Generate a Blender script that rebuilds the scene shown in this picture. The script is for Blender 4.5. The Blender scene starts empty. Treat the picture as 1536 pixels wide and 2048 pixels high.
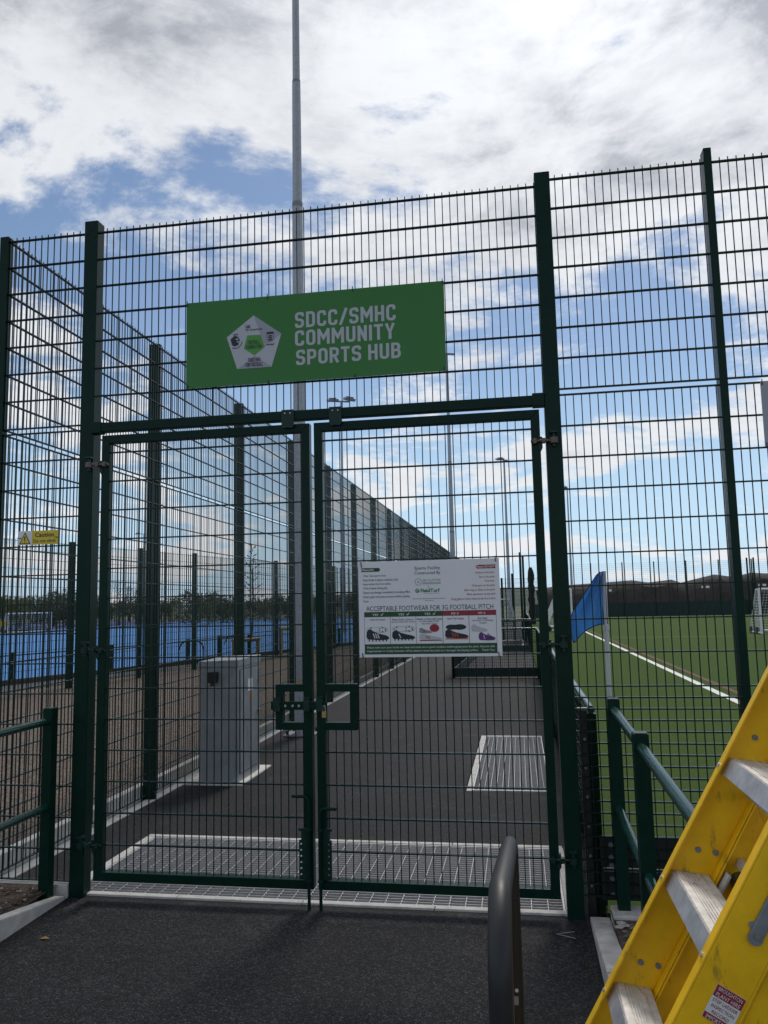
import bpy, bmesh, math, random
from mathutils import Vector, Matrix
rnd = random.Random(7)
SC = bpy.context.scene
COL = SC.collection

# ------------------------------------------------------------------ camera
CAM_POS = Vector((2.793, -4.933, 1.853))
YAW, PITCH, ROLL, FPX = math.radians(9.504), math.radians(6.661), math.radians(-1.219), 1570.4
F = Vector((-math.sin(YAW)*math.cos(PITCH), math.cos(YAW)*math.cos(PITCH), math.sin(PITCH)))
R0 = Vector((math.cos(YAW), math.sin(YAW), 0)); U0 = R0.cross(F)
RR = R0*math.cos(ROLL) + U0*math.sin(ROLL); UU = U0*math.cos(ROLL) - R0*math.sin(ROLL)
cam = bpy.data.cameras.new('camera'); co = bpy.data.objects.new('camera', cam); COL.objects.link(co)
cam.sensor_fit = 'VERTICAL'; cam.sensor_height = 36.0; cam.sensor_width = 27.0
cam.lens = 36.0*FPX/2048.0
cam.clip_start = 0.05; cam.clip_end = 9000
M = Matrix((RR, UU, -F)).transposed().to_4x4(); M.translation = CAM_POS
co.matrix_world = M
SC.camera = co
SC.render.resolution_x = 768; SC.render.resolution_y = 1024

# ------------------------------------------------------------------ sky
SUN_EL, SUN_AZ = math.radians(50), math.radians(9)      # azimuth: from +Y towards +X
w = bpy.data.worlds.new('World'); SC.world = w; w.use_nodes = True
nt = w.node_tree; nt.nodes.clear()
def N(t, **k):
    n = nt.nodes.new(t)
    for a, b in k.items(): setattr(n, a, b)
    return n
L = lambda a, b: nt.links.new(a, b)
def math_n(op, a, b=None, clamp=False):
    n = N('ShaderNodeMath', operation=op, use_clamp=clamp)
    for i, v in enumerate((a, b)):
        if v is None: continue
        if isinstance(v, (int, float)): n.inputs[i].default_value = v
        else: L(v, n.inputs[i])
    return n.outputs[0]
sky = N('ShaderNodeTexSky', sky_type='NISHITA')
sky.sun_disc = False; sky.sun_elevation = SUN_EL; sky.sun_rotation = SUN_AZ
sky.air_density = 1.0; sky.dust_density = 0.25; sky.ozone_density = 1.6; sky.altitude = 50
tc = N('ShaderNodeTexCoord')
sep = N('ShaderNodeSeparateXYZ'); L(tc.outputs['Generated'], sep.inputs[0])
zc = math_n('MAXIMUM', sep.outputs['Z'], 0.0)
den = math_n('ADD', zc, 0.16)
cx = math_n('DIVIDE', sep.outputs['X'], den); cy = math_n('DIVIDE', sep.outputs['Y'], den)
comb = N('ShaderNodeCombineXYZ'); L(cx, comb.inputs[0]); L(cy, comb.inputs[1]); comb.inputs[2].default_value = 0.0
SKY_OFF = (17.376, 5.69, 19.635)
mp = N('ShaderNodeMapping'); mp.inputs['Location'].default_value = SKY_OFF; mp.inputs['Rotation'].default_value = (0, 0, 2.66242); L(comb.outputs[0], mp.inputs[0])
n1 = N('ShaderNodeTexNoise'); n1.inputs['Scale'].default_value = 1.359; n1.inputs['Detail'].default_value = 9; n1.inputs['Roughness'].default_value = 0.64; n1.inputs['Distortion'].default_value = 0.25
L(mp.outputs[0], n1.inputs[0])
n2 = N('ShaderNodeTexNoise'); n2.inputs['Scale'].default_value = 4.077; n2.inputs['Detail'].default_value = 7; n2.inputs['Roughness'].default_value = 0.6
L(mp.outputs[0], n2.inputs[0])
cov = math_n('ADD', math_n('MULTIPLY', n1.outputs['Fac'], 0.8), math_n('MULTIPLY', n2.outputs['Fac'], 0.2))
thin = N('ShaderNodeMapRange', interpolation_type='SMOOTHSTEP'); thin.inputs['From Min'].default_value = 0.22; thin.inputs['From Max'].default_value = 0.52; thin.inputs['To Min'].default_value = -0.034; thin.inputs['To Max'].default_value = 0.006; L(zc, thin.inputs['Value'])
cov = math_n('ADD', cov, thin.outputs[0])      # thinner cover low down, a thicker deck overhead
cr = N('ShaderNodeMapRange', interpolation_type='SMOOTHSTEP')
cr.inputs['From Min'].default_value = 0.442; cr.inputs['From Max'].default_value = 0.525; L(cov, cr.inputs['Value'])
# thickness of the cloud -> grey in the thick parts
cr2 = N('ShaderNodeMapRange', interpolation_type='SMOOTHSTEP')
cr2.inputs['From Min'].default_value = 0.52; cr2.inputs['From Max'].default_value = 0.66; L(cov, cr2.inputs['Value'])
n3 = N('ShaderNodeTexNoise'); n3.inputs['Scale'].default_value = 3.1; n3.inputs['Detail'].default_value = 10; n3.inputs['Roughness'].default_value = 0.66; n3.inputs['Distortion'].default_value = 0.5
mp3 = N('ShaderNodeMapping'); mp3.inputs['Location'].default_value = (4.3, 9.1, 1.0); L(comb.outputs[0], mp3.inputs[0]); L(mp3.outputs[0], n3.inputs[0])
b3 = N('ShaderNodeMapRange', interpolation_type='SMOOTHSTEP'); b3.inputs['From Min'].default_value = 0.40; b3.inputs['From Max'].default_value = 0.64; L(n3.outputs['Fac'], b3.inputs['Value'])
shade = math_n('ADD', math_n('MULTIPLY', cr2.outputs[0], 0.45), math_n('MULTIPLY', math_n('MULTIPLY', b3.outputs[0], 0.75), math_n('ADD', math_n('MULTIPLY', cr2.outputs[0], 0.6), 0.4)), clamp=True)
ramp = N('ShaderNodeMix', data_type='RGBA')
lowf = N('ShaderNodeMapRange', interpolation_type='SMOOTHSTEP'); lowf.inputs['From Min'].default_value = 0.05; lowf.inputs['From Max'].default_value = 0.42; lowf.inputs['To Min'].default_value = 0.12; L(zc, lowf.inputs['Value'])
shade = math_n('MULTIPLY', shade, lowf.outputs[0])
L(shade, ramp.inputs['Factor'])
ramp.inputs['A'].default_value = (0.93, 0.95, 0.98, 1); ramp.inputs['B'].default_value = (0.44, 0.46, 0.51, 1)
# brighter round the sun
sd = Vector((math.sin(SUN_AZ)*math.cos(SUN_EL), math.cos(SUN_AZ)*math.cos(SUN_EL), math.sin(SUN_EL)))
dot = N('ShaderNodeVectorMath', operation='DOT_PRODUCT'); L(tc.outputs['Generated'], dot.inputs[0]); dot.inputs[1].default_value = sd
glow = math_n('POWER', math_n('MAXIMUM', dot.outputs['Value'], 0.0), 22.0)
gl = math_n('ADD', math_n('MULTIPLY', glow, 0.45), 0.92)
cl = N('ShaderNodeVectorMath', operation='SCALE'); L(ramp.outputs['Result'], cl.inputs[0]); L(gl, cl.inputs['Scale'])
SKY_STR = 0.098
cl2 = N('ShaderNodeVectorMath', operation='SCALE'); L(cl.outputs[0], cl2.inputs[0]); cl2.inputs['Scale'].default_value = 1.0/SKY_STR
mix = N('ShaderNodeMix', data_type='RGBA'); L(math_n('MULTIPLY', cr.outputs[0], 0.95), mix.inputs['Factor'])
# pale haze low down
hz = N('ShaderNodeMix', data_type='RGBA'); hzf = N('ShaderNodeMapRange', interpolation_type='SMOOTHSTEP'); L(zc, hzf.inputs['Value'])
hzf.inputs['From Min'].default_value = 0.0; hzf.inputs['From Max'].default_value = 0.30; hzf.inputs['To Min'].default_value = 0.85; hzf.inputs['To Max'].default_value = 0.0
L(hzf.outputs[0], hz.inputs['Factor']); L(sky.outputs[0], hz.inputs['A']); hz.inputs['B'].default_value = (0.52/SKY_STR, 0.75/SKY_STR, 0.98/SKY_STR, 1)
L(hz.outputs['Result'], mix.inputs['A']); L(cl2.outputs[0], mix.inputs['B'])
bg = N('ShaderNodeBackground'); bg.inputs['Strength'].default_value = SKY_STR; L(mix.outputs['Result'], bg.inputs['Color'])
wo = N('ShaderNodeOutputWorld'); L(bg.outputs[0], wo.inputs[0])

sl = bpy.data.lights.new('sun', 'SUN'); sl.energy = 1.9; sl.angle = math.radians(14); sl.color = (1.0, 0.95, 0.88)
so = bpy.data.objects.new('sun', sl); COL.objects.link(so)
so.rotation_euler = (-sd).to_track_quat('-Z', 'Y').to_euler()

SC.view_settings.view_transform = 'Standard'; SC.view_settings.look = 'None'
SC.view_settings.exposure = 0.0; SC.view_settings.gamma = 1.0; SC.view_settings.use_curve_mapping = False

# ------------------------------------------------------------------ materials
MAT = {}
def mat(name, col, rough=0.6, metal=0.0, var=0.0, scale=8.0, bump=0.0, bscale=None, bdist=0.01, spec=0.5, kind='noise', col2=None, trans=0.0, dirt=None):
    m = bpy.data.materials.new(name); m.use_nodes = True; t = m.node_tree
    b = t.nodes['Principled BSDF']
    b.inputs['Base Color'].default_value = (*col, 1); b.inputs['Roughness'].default_value = rough
    b.inputs['Metallic'].default_value = metal; b.inputs['Specular IOR Level'].default_value = spec
    if var > 0 or bump > 0:
        c = t.nodes.new('ShaderNodeTexCoord')
        if var > 0:
            if kind == 'voronoi':
                n = t.nodes.new('ShaderNodeTexVoronoi'); n.inputs['Scale'].default_value = scale; out = n.outputs['Color']
                sx = t.nodes.new('ShaderNodeSeparateColor'); t.links.new(out, sx.inputs[0]); out = sx.outputs[0]
            else:
                n = t.nodes.new('ShaderNodeTexNoise'); n.inputs['Scale'].default_value = scale; n.inputs['Detail'].default_value = 6; n.inputs['Roughness'].default_value = 0.65; out = n.outputs['Fac']
            t.links.new(c.outputs['Object'], n.inputs['Vector'])
            x = t.nodes.new('ShaderNodeMix'); x.data_type = 'RGBA'
            mr = t.nodes.new('ShaderNodeMapRange'); mr.inputs['From Min'].default_value = 0.3 if kind == 'noise' else 0; mr.inputs['From Max'].default_value = 0.7 if kind == 'noise' else 1
            t.links.new(out, mr.inputs['Value']); t.links.new(mr.outputs[0], x.inputs['Factor'])
            a = [max(0, v*(1-var)) for v in col]; d = [v*(1+var) for v in col] if col2 is None else col2
            x.inputs['A'].default_value = (*a, 1); x.inputs['B'].default_value = (*d, 1)
            t.links.new(x.outputs['Result'], b.inputs['Base Color'])
            rr = t.nodes.new('ShaderNodeMapRange'); rr.inputs['To Min'].default_value = max(0.05, rough-0.08); rr.inputs['To Max'].default_value = min(1, rough+0.08)
            t.links.new(out, rr.inputs['Value']); t.links.new(rr.outputs[0], b.inputs['Roughness'])
        if bump > 0:
            n2 = t.nodes.new('ShaderNodeTexVoronoi' if kind == 'voronoi' else 'ShaderNodeTexNoise'); n2.inputs['Scale'].default_value = bscale or scale
            if kind != 'voronoi': n2.inputs['Detail'].default_value = 5
            t.links.new(c.outputs['Object'], n2.inputs['Vector'])
            bm = t.nodes.new('ShaderNodeBump'); bm.inputs['Strength'].default_value = bump; bm.inputs['Distance'].default_value = bdist
            t.links.new(n2.outputs[0] if kind != 'voronoi' else n2.outputs['Distance'], bm.inputs['Height']); t.links.new(bm.outputs[0], b.inputs['Normal'])
    if dirt:      # (scale, threshold, colour, strength, stretch): wear and grime with a shape of its own
        c = t.nodes.new('ShaderNodeTexCoord'); mpn = t.nodes.new('ShaderNodeMapping'); mpn.inputs['Scale'].default_value = dirt[4]; t.links.new(c.outputs['Object'], mpn.inputs[0])
        n = t.nodes.new('ShaderNodeTexNoise'); n.inputs['Scale'].default_value = dirt[0]; n.inputs['Detail'].default_value = 9; n.inputs['Roughness'].default_value = 0.72; t.links.new(mpn.outputs[0], n.inputs['Vector'])
        mr = t.nodes.new('ShaderNodeMapRange'); mr.inputs['From Min'].default_value = dirt[1]; mr.inputs['From Max'].default_value = dirt[1]+0.07; mr.inputs['To Max'].default_value = dirt[3]; t.links.new(n.outputs['Fac'], mr.inputs['Value'])
        x = t.nodes.new('ShaderNodeMix'); x.data_type = 'RGBA'; t.links.new(mr.outputs[0], x.inputs['Factor']); x.inputs['B'].default_value = (*dirt[2], 1)
        src = b.inputs['Base Color'].links[0].from_socket if b.inputs['Base Color'].links else None
        if src: t.links.new(src, x.inputs['A'])
        else: x.inputs['A'].default_value = (*col, 1)
        t.links.new(x.outputs['Result'], b.inputs['Base Color'])
    if trans > 0:
        b.inputs['Transmission Weight'].default_value = 0.0
        b.inputs['Subsurface Weight'].default_value = 0.0
        ts = t.nodes.new('ShaderNodeBsdfTranslucent'); ts.inputs[0].default_value = (*[min(1, v*1.4) for v in col], 1)
        ms = t.nodes.new('ShaderNodeMixShader'); ms.inputs[0].default_value = trans
        o = t.nodes['Material Output']; t.links.new(b.outputs[0], ms.inputs[1]); t.links.new(ts.outputs[0], ms.inputs[2]); t.links.new(ms.outputs[0], o.inputs[0])
    MAT[name] = m
    return m
def tarmac(name, col, agg):
    m = bpy.data.materials.new(name); m.use_nodes = True; t = m.node_tree; b = t.nodes['Principled BSDF']
    nn = t.nodes.new; lk = t.links.new
    c = nn('ShaderNodeTexCoord')
    v = nn('ShaderNodeTexVoronoi'); v.inputs['Scale'].default_value = agg; lk(c.outputs['Object'], v.inputs['Vector'])
    ve = nn('ShaderNodeTexVoronoi'); ve.feature = 'DISTANCE_TO_EDGE'; ve.inputs['Scale'].default_value = agg; lk(c.outputs['Object'], ve.inputs['Vector'])
    s = nn('ShaderNodeSeparateColor'); lk(v.outputs['Color'], s.inputs[0])
    n = nn('ShaderNodeTexNoise'); n.inputs['Scale'].default_value = 1.1; n.inputs['Detail'].default_value = 8; n.inputs['Roughness'].default_value = 0.6; lk(c.outputs['Object'], n.inputs['Vector'])
    r = nn('ShaderNodeValToRGB'); e = r.color_ramp.elements
    e[0].position = 0.0; e[0].color = (*[x*0.40 for x in col], 1); e[1].position = 1.0; e[1].color = (*[x*2.1 for x in col], 1)
    for p, k in ((0.5, 1.15), (0.85, 1.75)): e2 = e.new(p); e2.color = (*[x*k for x in col], 1)
    lk(s.outputs[0], r.inputs[0])
    ga = nn('ShaderNodeMapRange'); ga.inputs['From Min'].default_value = 0.02; ga.inputs['From Max'].default_value = 0.22; ga.inputs['To Min'].default_value = 0.12; ga.inputs['To Max'].default_value = 1.0; lk(ve.outputs['Distance'], ga.inputs['Value'])
    mr = nn('ShaderNodeMapRange'); mr.inputs['From Min'].default_value = 0.3; mr.inputs['From Max'].default_value = 0.7; mr.inputs['To Min'].default_value = 0.72; mr.inputs['To Max'].default_value = 1.28; lk(n.outputs['Fac'], mr.inputs['Value'])
    mu = nn('ShaderNodeMath'); mu.operation = 'MULTIPLY'; lk(ga.outputs[0], mu.inputs[0]); lk(mr.outputs[0], mu.inputs[1])
    x = nn('ShaderNodeVectorMath'); x.operation = 'SCALE'; lk(r.outputs[0], x.inputs[0]); lk(mu.outputs[0], x.inputs['Scale'])
    nd = nn('ShaderNodeTexNoise'); nd.inputs['Scale'].default_value = 2.3; nd.inputs['Detail'].default_value = 10; nd.inputs['Roughness'].default_value = 0.7; nd.inputs['Distortion'].default_value = 0.6; lk(c.outputs['Object'], nd.inputs['Vector'])
    dm = nn('ShaderNodeMapRange'); dm.inputs['From Min'].default_value = 0.58; dm.inputs['From Max'].default_value = 0.75; dm.inputs['To Max'].default_value = 0.42; lk(nd.outputs['Fac'], dm.inputs['Value'])
    dx = nn('ShaderNodeMix'); dx.data_type = 'RGBA'; lk(dm.outputs[0], dx.inputs['Factor']); lk(x.outputs[0], dx.inputs['A']); dx.inputs['B'].default_value = (0.115, 0.105, 0.095, 1)
    lk(dx.outputs['Result'], b.inputs['Base Color'])
    b.inputs['Roughness'].default_value = 0.75; b.inputs['Specular IOR Level'].default_value = 0.22
    ml = nn('ShaderNodeMath'); ml.operation = 'MINIMUM'; lk(ve.outputs['Distance'], ml.inputs[0]); ml.inputs[1].default_value = 0.3
    ad = nn('ShaderNodeMath'); ad.operation = 'MULTIPLY_ADD'; lk(s.outputs[1], ad.inputs[0]); ad.inputs[1].default_value = 0.35; lk(ml.outputs[0], ad.inputs[2])
    bm = nn('ShaderNodeBump'); bm.inputs['Strength'].default_value = 1.0; bm.inputs['Distance'].default_value = 0.009
    lk(ad.outputs[0], bm.inputs['Height']); lk(bm.outputs[0], b.inputs['Normal'])
    MAT[name] = m; return m
tarmac('tarmac_coarse', (0.031, 0.031, 0.034), 74)
tarmac('tarmac', (0.0235, 0.0235, 0.0255), 95)
mat('green', (0.0035, 0.0235, 0.0155), 0.32, var=0.15, scale=14, spec=0.13)
mat('green_wire', (0.0035, 0.017, 0.0125), 0.26, var=0.1, scale=14, spec=0.30)
mat('green_rail', (0.007, 0.048, 0.036), 0.22, var=0.1, scale=9, spec=0.6)
mat('green_fade', (0.005, 0.028, 0.020), 0.4, var=0.2, scale=20, spec=0.3)
mat('galv', (0.34, 0.36, 0.39), 0.5, metal=0.35, var=0.22, scale=26, bump=0.15, bdist=0.002)
mat('galv_dark', (0.20, 0.21, 0.23), 0.55, metal=0.35, var=0.25, scale=18)
mat('steel', (0.42, 0.42, 0.43), 0.35, metal=0.9, var=0.15, scale=30)
mat('rust_steel', (0.14, 0.11, 0.10), 0.5, metal=0.5, var=0.35, scale=60)
mat('cabinet', (0.27, 0.285, 0.30), 0.45, metal=0.2, var=0.14, scale=6, bump=0.06, bdist=0.002, dirt=(3.5, 0.56, (0.15, 0.158, 0.165), 0.6, (1, 1, 0.3)))
mat('black', (0.012, 0.012, 0.013), 0.5, var=0.2, scale=15)
mat('black_tube', (0.011, 0.0113, 0.0125), 0.5, var=0.25, scale=25, spec=0.5)
mat('kick', (0.012, 0.014, 0.015), 0.6, var=0.4, scale=12, bump=0.2)
mat('kick_green', (0.006, 0.022, 0.018), 0.55, var=0.3, scale=8)
mat('concrete', (0.48, 0.465, 0.44), 0.85, var=0.2, scale=11, bump=0.35, bscale=70, bdist=0.003, dirt=(9, 0.55, (0.27, 0.25, 0.22), 0.6, (1, 1, 1)))
mat('concrete_new', (0.60, 0.58, 0.54), 0.85, var=0.16, scale=9, bump=0.3, bscale=60, bdist=0.003)
mat('turf', (0.060, 0.098, 0.026), 0.95, var=0.28, scale=45, bump=0.8, bscale=160, bdist=0.012, spec=0.04, dirt=(0.35, 0.52, (0.062, 0.095, 0.026), 0.7, (1, 0.25, 1)))
mat('turf_line', (0.72, 0.72, 0.66), 0.9, var=0.1, scale=60)
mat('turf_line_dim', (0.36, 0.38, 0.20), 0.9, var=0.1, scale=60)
mat('turf_red', (0.12, 0.045, 0.025), 0.9, var=0.15, scale=60)
mat('blue_court', (0.036, 0.19, 0.48), 0.85, var=0.1, scale=4)
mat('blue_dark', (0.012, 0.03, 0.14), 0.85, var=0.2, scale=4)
mat('gravel', (0.085, 0.062, 0.048), 0.95, var=0.55, scale=38, kind='voronoi', col2=(0.21, 0.16, 0.125), bump=1.0, bscale=38, bdist=0.02)
mat('soil', (0.075, 0.052, 0.04), 0.95, var=0.6, scale=22, bump=1.0, bscale=40, bdist=0.04)
mat('pebble', (0.15, 0.13, 0.115), 0.85, var=0.5, scale=9)
mat('pebble_light', (0.33, 0.31, 0.28), 0.85, var=0.4, scale=9)
mat('chip', (0.07, 0.045, 0.03), 0.9, var=0.5, scale=12)
mat('ground', (0.075, 0.085, 0.045), 0.95, var=0.35, scale=0.2)
mat('hill', (0.05, 0.07, 0.05), 0.95, var=0.3, scale=0.05)
mat('earth', (0.044, 0.035, 0.031), 0.95, var=0.35, scale=0.6, bump=0.6, bscale=1.5, bdist=0.3)
mat('path_grey', (0.075, 0.078, 0.085), 0.9, var=0.2, scale=3)
mat('timber', (0.085, 0.055, 0.03), 0.8, var=0.35, scale=6)
mat('mustard', (0.38, 0.23, 0.06), 0.6, var=0.12, scale=10)
mat('sign_green', (0.034, 0.180, 0.030), 0.32, var=0.05, scale=3, spec=0.4)
mat('sign_bright', (0.07, 0.30, 0.03), 0.35)
mat('sign_white', (0.74, 0.74, 0.77), 0.35, var=0.03, scale=3)
mat('sign_grey', (0.47, 0.47, 0.52), 0.4)
mat('sign_grey2', (0.33, 0.33, 0.385), 0.4)
mat('ink', (0.012, 0.015, 0.028), 0.5)
mat('ink_red', (0.30, 0.02, 0.035), 0.5)
mat('ink_green', (0.012, 0.07, 0.022), 0.5)
mat('ink_white', (0.72, 0.72, 0.72), 0.5)
mat('ink_grey', (0.25, 0.25, 0.26), 0.5)
mat('ink_orange', (0.55, 0.09, 0.02), 0.5)
mat('ink_purple', (0.10, 0.025, 0.17), 0.5)
mat('ink_field', (0.02, 0.16, 0.06), 0.5)
mat('sign_yellow', (0.70, 0.52, 0.03), 0.4)
mat('lad_yellow', (0.88, 0.51, 0.004), 0.40, var=0.12, scale=12, bump=0.1, bscale=110, bdist=0.001, dirt=(22, 0.575, (0.20, 0.12, 0.025), 0.62, (1, 1, 0.35)))
mat('lad_alu', (0.58, 0.58, 0.60), 0.42, metal=0.6, var=0.2, scale=22, dirt=(40, 0.62, (0.2, 0.18, 0.16), 0.5, (1, 1, 1)))
mat('lad_tread', (0.66, 0.63, 0.59), 0.5, metal=0.25, var=0.22, scale=28, dirt=(60, 0.585, (0.10, 0.075, 0.055), 0.75, (1, 0.3, 1)))
mat('plastic_white', (0.6, 0.6, 0.62), 0.4)
mat('flag_blue', (0.040, 0.165, 0.43), 0.7, var=0.12, scale=12, trans=0.35)
mat('flag_navy', (0.008, 0.022, 0.075), 0.75)
mat('white_paint', (0.75, 0.75, 0.77), 0.4)
mat('net_white', (0.7, 0.7, 0.7), 0.8)
mat('brass', (0.45, 0.33, 0.13), 0.35, metal=0.6)
mat('label_orange', (0.65, 0.25, 0.01), 0.5)
mat('leaf_dark', (0.060, 0.075, 0.032), 0.7, var=0.35, scale=1.2, trans=0.3)
mat('leaf_olive', (0.10, 0.115, 0.035), 0.7, var=0.35, scale=1.2, trans=0.3)
mat('bark', (0.05, 0.04, 0.032), 0.9, var=0.3, scale=8)
mat('grate', (0.46, 0.46, 0.47), 0.5, metal=0.4, var=0.15, scale=30)
mat('pit', (0.055, 0.052, 0.05), 0.95, var=0.5, scale=16)
mat('pit_grit', (0.37, 0.345, 0.31), 0.95, var=0.7, scale=7, bump=1.0, bscale=50, bdist=0.02)
mat('net_dark', (0.006, 0.011, 0.009), 0.9, var=0.3, scale=12)
mat('windbreak', (0.012, 0.030, 0.028), 0.85, var=0.25, scale=1.5)

# ------------------------------------------------------------------ helpers
ORG = {}
def org(p):
    return ORG.get(p.name, Vector((0, 0, 0))) if p else Vector((0, 0, 0))
class MB:
    def __init__(s): s.v = []; s.f = []
    def add(s, vs, fs):
        n = len(s.v); s.v += [tuple(v) for v in vs]; s.f += [tuple(i+n for i in f) for f in fs]; return s
    def box(s, x0, x1, y0, y1, z0, z1):
        v = [(x, y, z) for x in (x0, x1) for y in (y0, y1) for z in (z0, z1)]
        return s.add(v, [(0, 1, 3, 2), (4, 6, 7, 5), (0, 4, 5, 1), (2, 3, 7, 6), (0, 2, 6, 4), (1, 5, 7, 3)])
    def frame(s, o, ax, ay, az, x0, x1, y0, y1, z0, z1):
        v = [o+ax*x+ay*y+az*z for x in (x0, x1) for y in (y0, y1) for z in (z0, z1)]
        return s.add(v, [(0, 1, 3, 2), (4, 6, 7, 5), (0, 4, 5, 1), (2, 3, 7, 6), (0, 2, 6, 4), (1, 5, 7, 3)])
    def bar(s, p0, p1, wd, ht, up=(0, 0, 1), caps=True):
        p0 = Vector(p0); p1 = Vector(p1); d = (p1-p0).normalized(); u = Vector(up)
        if abs(d.dot(u)) > 0.98: u = Vector((0, 1, 0))
        a = d.cross(u).normalized(); b = a.cross(d).normalized()
        vs = [p+a*(i*wd/2)+b*(j*ht/2) for p in (p0, p1) for i, j in ((-1, -1), (1, -1), (1, 1), (-1, 1))]
        fs = [(0, 1, 5, 4), (1, 2, 6, 5), (2, 3, 7, 6), (3, 0, 4, 7)]
        if caps: fs += [(3, 2, 1, 0), (4, 5, 6, 7)]
        return s.add(vs, fs)
    def tube(s, pts, r, seg=10, caps=True):
        pts = [Vector(p) for p in pts]; rs = r if isinstance(r, (list, tuple)) else [r]*len(pts)
        d0 = (pts[1]-pts[0]).normalized(); u = Vector((0, 0, 1)) if abs(d0.z) < 0.9 else Vector((1, 0, 0))
        a = d0.cross(u).normalized(); vs = []
        for i, p in enumerate(pts):
            d = (pts[min(i+1, len(pts)-1)]-pts[max(i-1, 0)]).normalized()
            a = (a-d*a.dot(d)).normalized(); b = d.cross(a)
            vs += [p+(a*math.cos(t)+b*math.sin(t))*rs[i] for t in [2*math.pi*k/seg for k in range(seg)]]
        fs = [(i*seg+k, i*seg+(k+1) % seg, (i+1)*seg+(k+1) % seg, (i+1)*seg+k) for i in range(len(pts)-1) for k in range(seg)]
        if caps: fs += [tuple(range(seg))[::-1], tuple((len(pts)-1)*seg+k for k in range(seg))]
        return s.add(vs, fs)
    def prism(s, poly, y0, y1):      # polygon in x,z extruded along y (y0 is the front, facing -y)
        n = len(poly); vs = [(x, y0, z) for x, z in poly]+[(x, y1, z) for x, z in poly]
        return s.add(vs, [tuple(range(n)), tuple(range(2*n-1, n-1, -1))]+[(i, i+n, (i+1) % n+n, (i+1) % n) for i in range(n)])
    def quad(s, *p): return s.add(p, [tuple(range(len(p)))])
    def mesh(s, name, origin=Vector((0, 0, 0)), bevel=0.0, smooth=False):
        me = bpy.data.meshes.new(name)
        me.from_pydata([(a-origin.x, b-origin.y, c-origin.z) for a, b, c in s.v], [], s.f)
        bm = bmesh.new(); bm.from_mesh(me)
        bmesh.ops.recalc_face_normals(bm, faces=bm.faces)
        if bevel > 0:
            es = [e for e in bm.edges if len(e.link_faces) == 2 and e.calc_face_angle(0) > 0.6]
            bmesh.ops.bevel(bm, geom=es, offset=bevel, segments=2, affect='EDGES', profile=0.6)
        bm.to_mesh(me); bm.free()
        if smooth:
            for p in me.polygons: p.use_smooth = True
            me.set_sharp_from_angle(angle=0.7)
        return me
    def build(s, name, m, parent=None, bevel=0.0, smooth=False):
        me = s.mesh(name, org(parent), bevel, smooth); me.materials.append(MAT[m])
        return link(name, me, parent)
def link(name, me, parent=None, loc=None):
    o = bpy.data.objects.new(name, me); COL.objects.link(o)
    if parent: o.parent = parent; ORG[o.name] = org(parent)
    if loc is not None: o.location = loc
    return o
def thing(name, label, cat, loc=(0, 0, 0), group=None):
    o = bpy.data.objects.new(name, None); COL.objects.link(o); o.empty_display_size = 0.1
    o.location = loc; ORG[o.name] = Vector(loc); o['label'] = label; o['category'] = cat
    if group: o['group'] = group
    return o
def tag(o, label, cat, group=None):
    o['label'] = label; o['category'] = cat
    if group: o['group'] = group
    return o
def struct(o): o['kind'] = 'structure'; return o
TXT = {}
def text(body, x0, x1, z0, z1, y, m, parent, name='lettering', bold=0.0, shear=0.0):
    key = (body, bold)
    if key not in TXT:
        cu = bpy.data.curves.new('t', 'FONT'); cu.body = body; cu.size = 1.0; cu.offset = bold; cu.resolution_u = 3
        ob = bpy.data.objects.new('t', cu); COL.objects.link(ob)
        dg = bpy.context.evaluated_depsgraph_get(); me = bpy.data.meshes.new_from_object(ob.evaluated_get(dg))
        TXT[key] = ([tuple(v.co) for v in me.vertices], [tuple(p.vertices) for p in me.polygons])
        bpy.data.objects.remove(ob); bpy.data.curves.remove(cu); bpy.data.meshes.remove(me)
    vs, fs = TXT[key]
    ax = min(v[0] for v in vs); bx = max(v[0] for v in vs); ay = min(v[1] for v in vs); by = max(v[1] for v in vs)
    o = org(parent)
    nv = [(x0+(v[0]-ax)/(bx-ax)*(x1-x0)-o.x, y-o.y, z0+(v[1]-ay)/(by-ay)*(z1-z0)-o.z) for v in vs]
    me = bpy.data.meshes.new(name); me.from_pydata(nv, [], fs); me.materials.append(MAT[m])
    return link(name, me, parent)
def rounded(pts, r, closed=False, n=5):
    out = []; m = len(pts)
    for i, p in enumerate(pts):
        p = Vector((p[0], p[1])); rr_ = r if len(pts[i]) < 3 else pts[i][2]
        if (not closed and i in (0, m-1)) or rr_ == 0: out.append(p); continue
        a = Vector(pts[i-1][:2]); c = Vector(pts[(i+1) % m][:2]); da = (a-p); dc = (c-p); q = min(rr_, da.length*.5, dc.length*.5)
        s0 = p+da.normalized()*q; s1 = p+dc.normalized()*q
        for k in range(n+1): t = k/n; out.append(s0*(1-t)**2+p*(2*t*(1-t))+s1*t*t)
    return out
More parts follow.
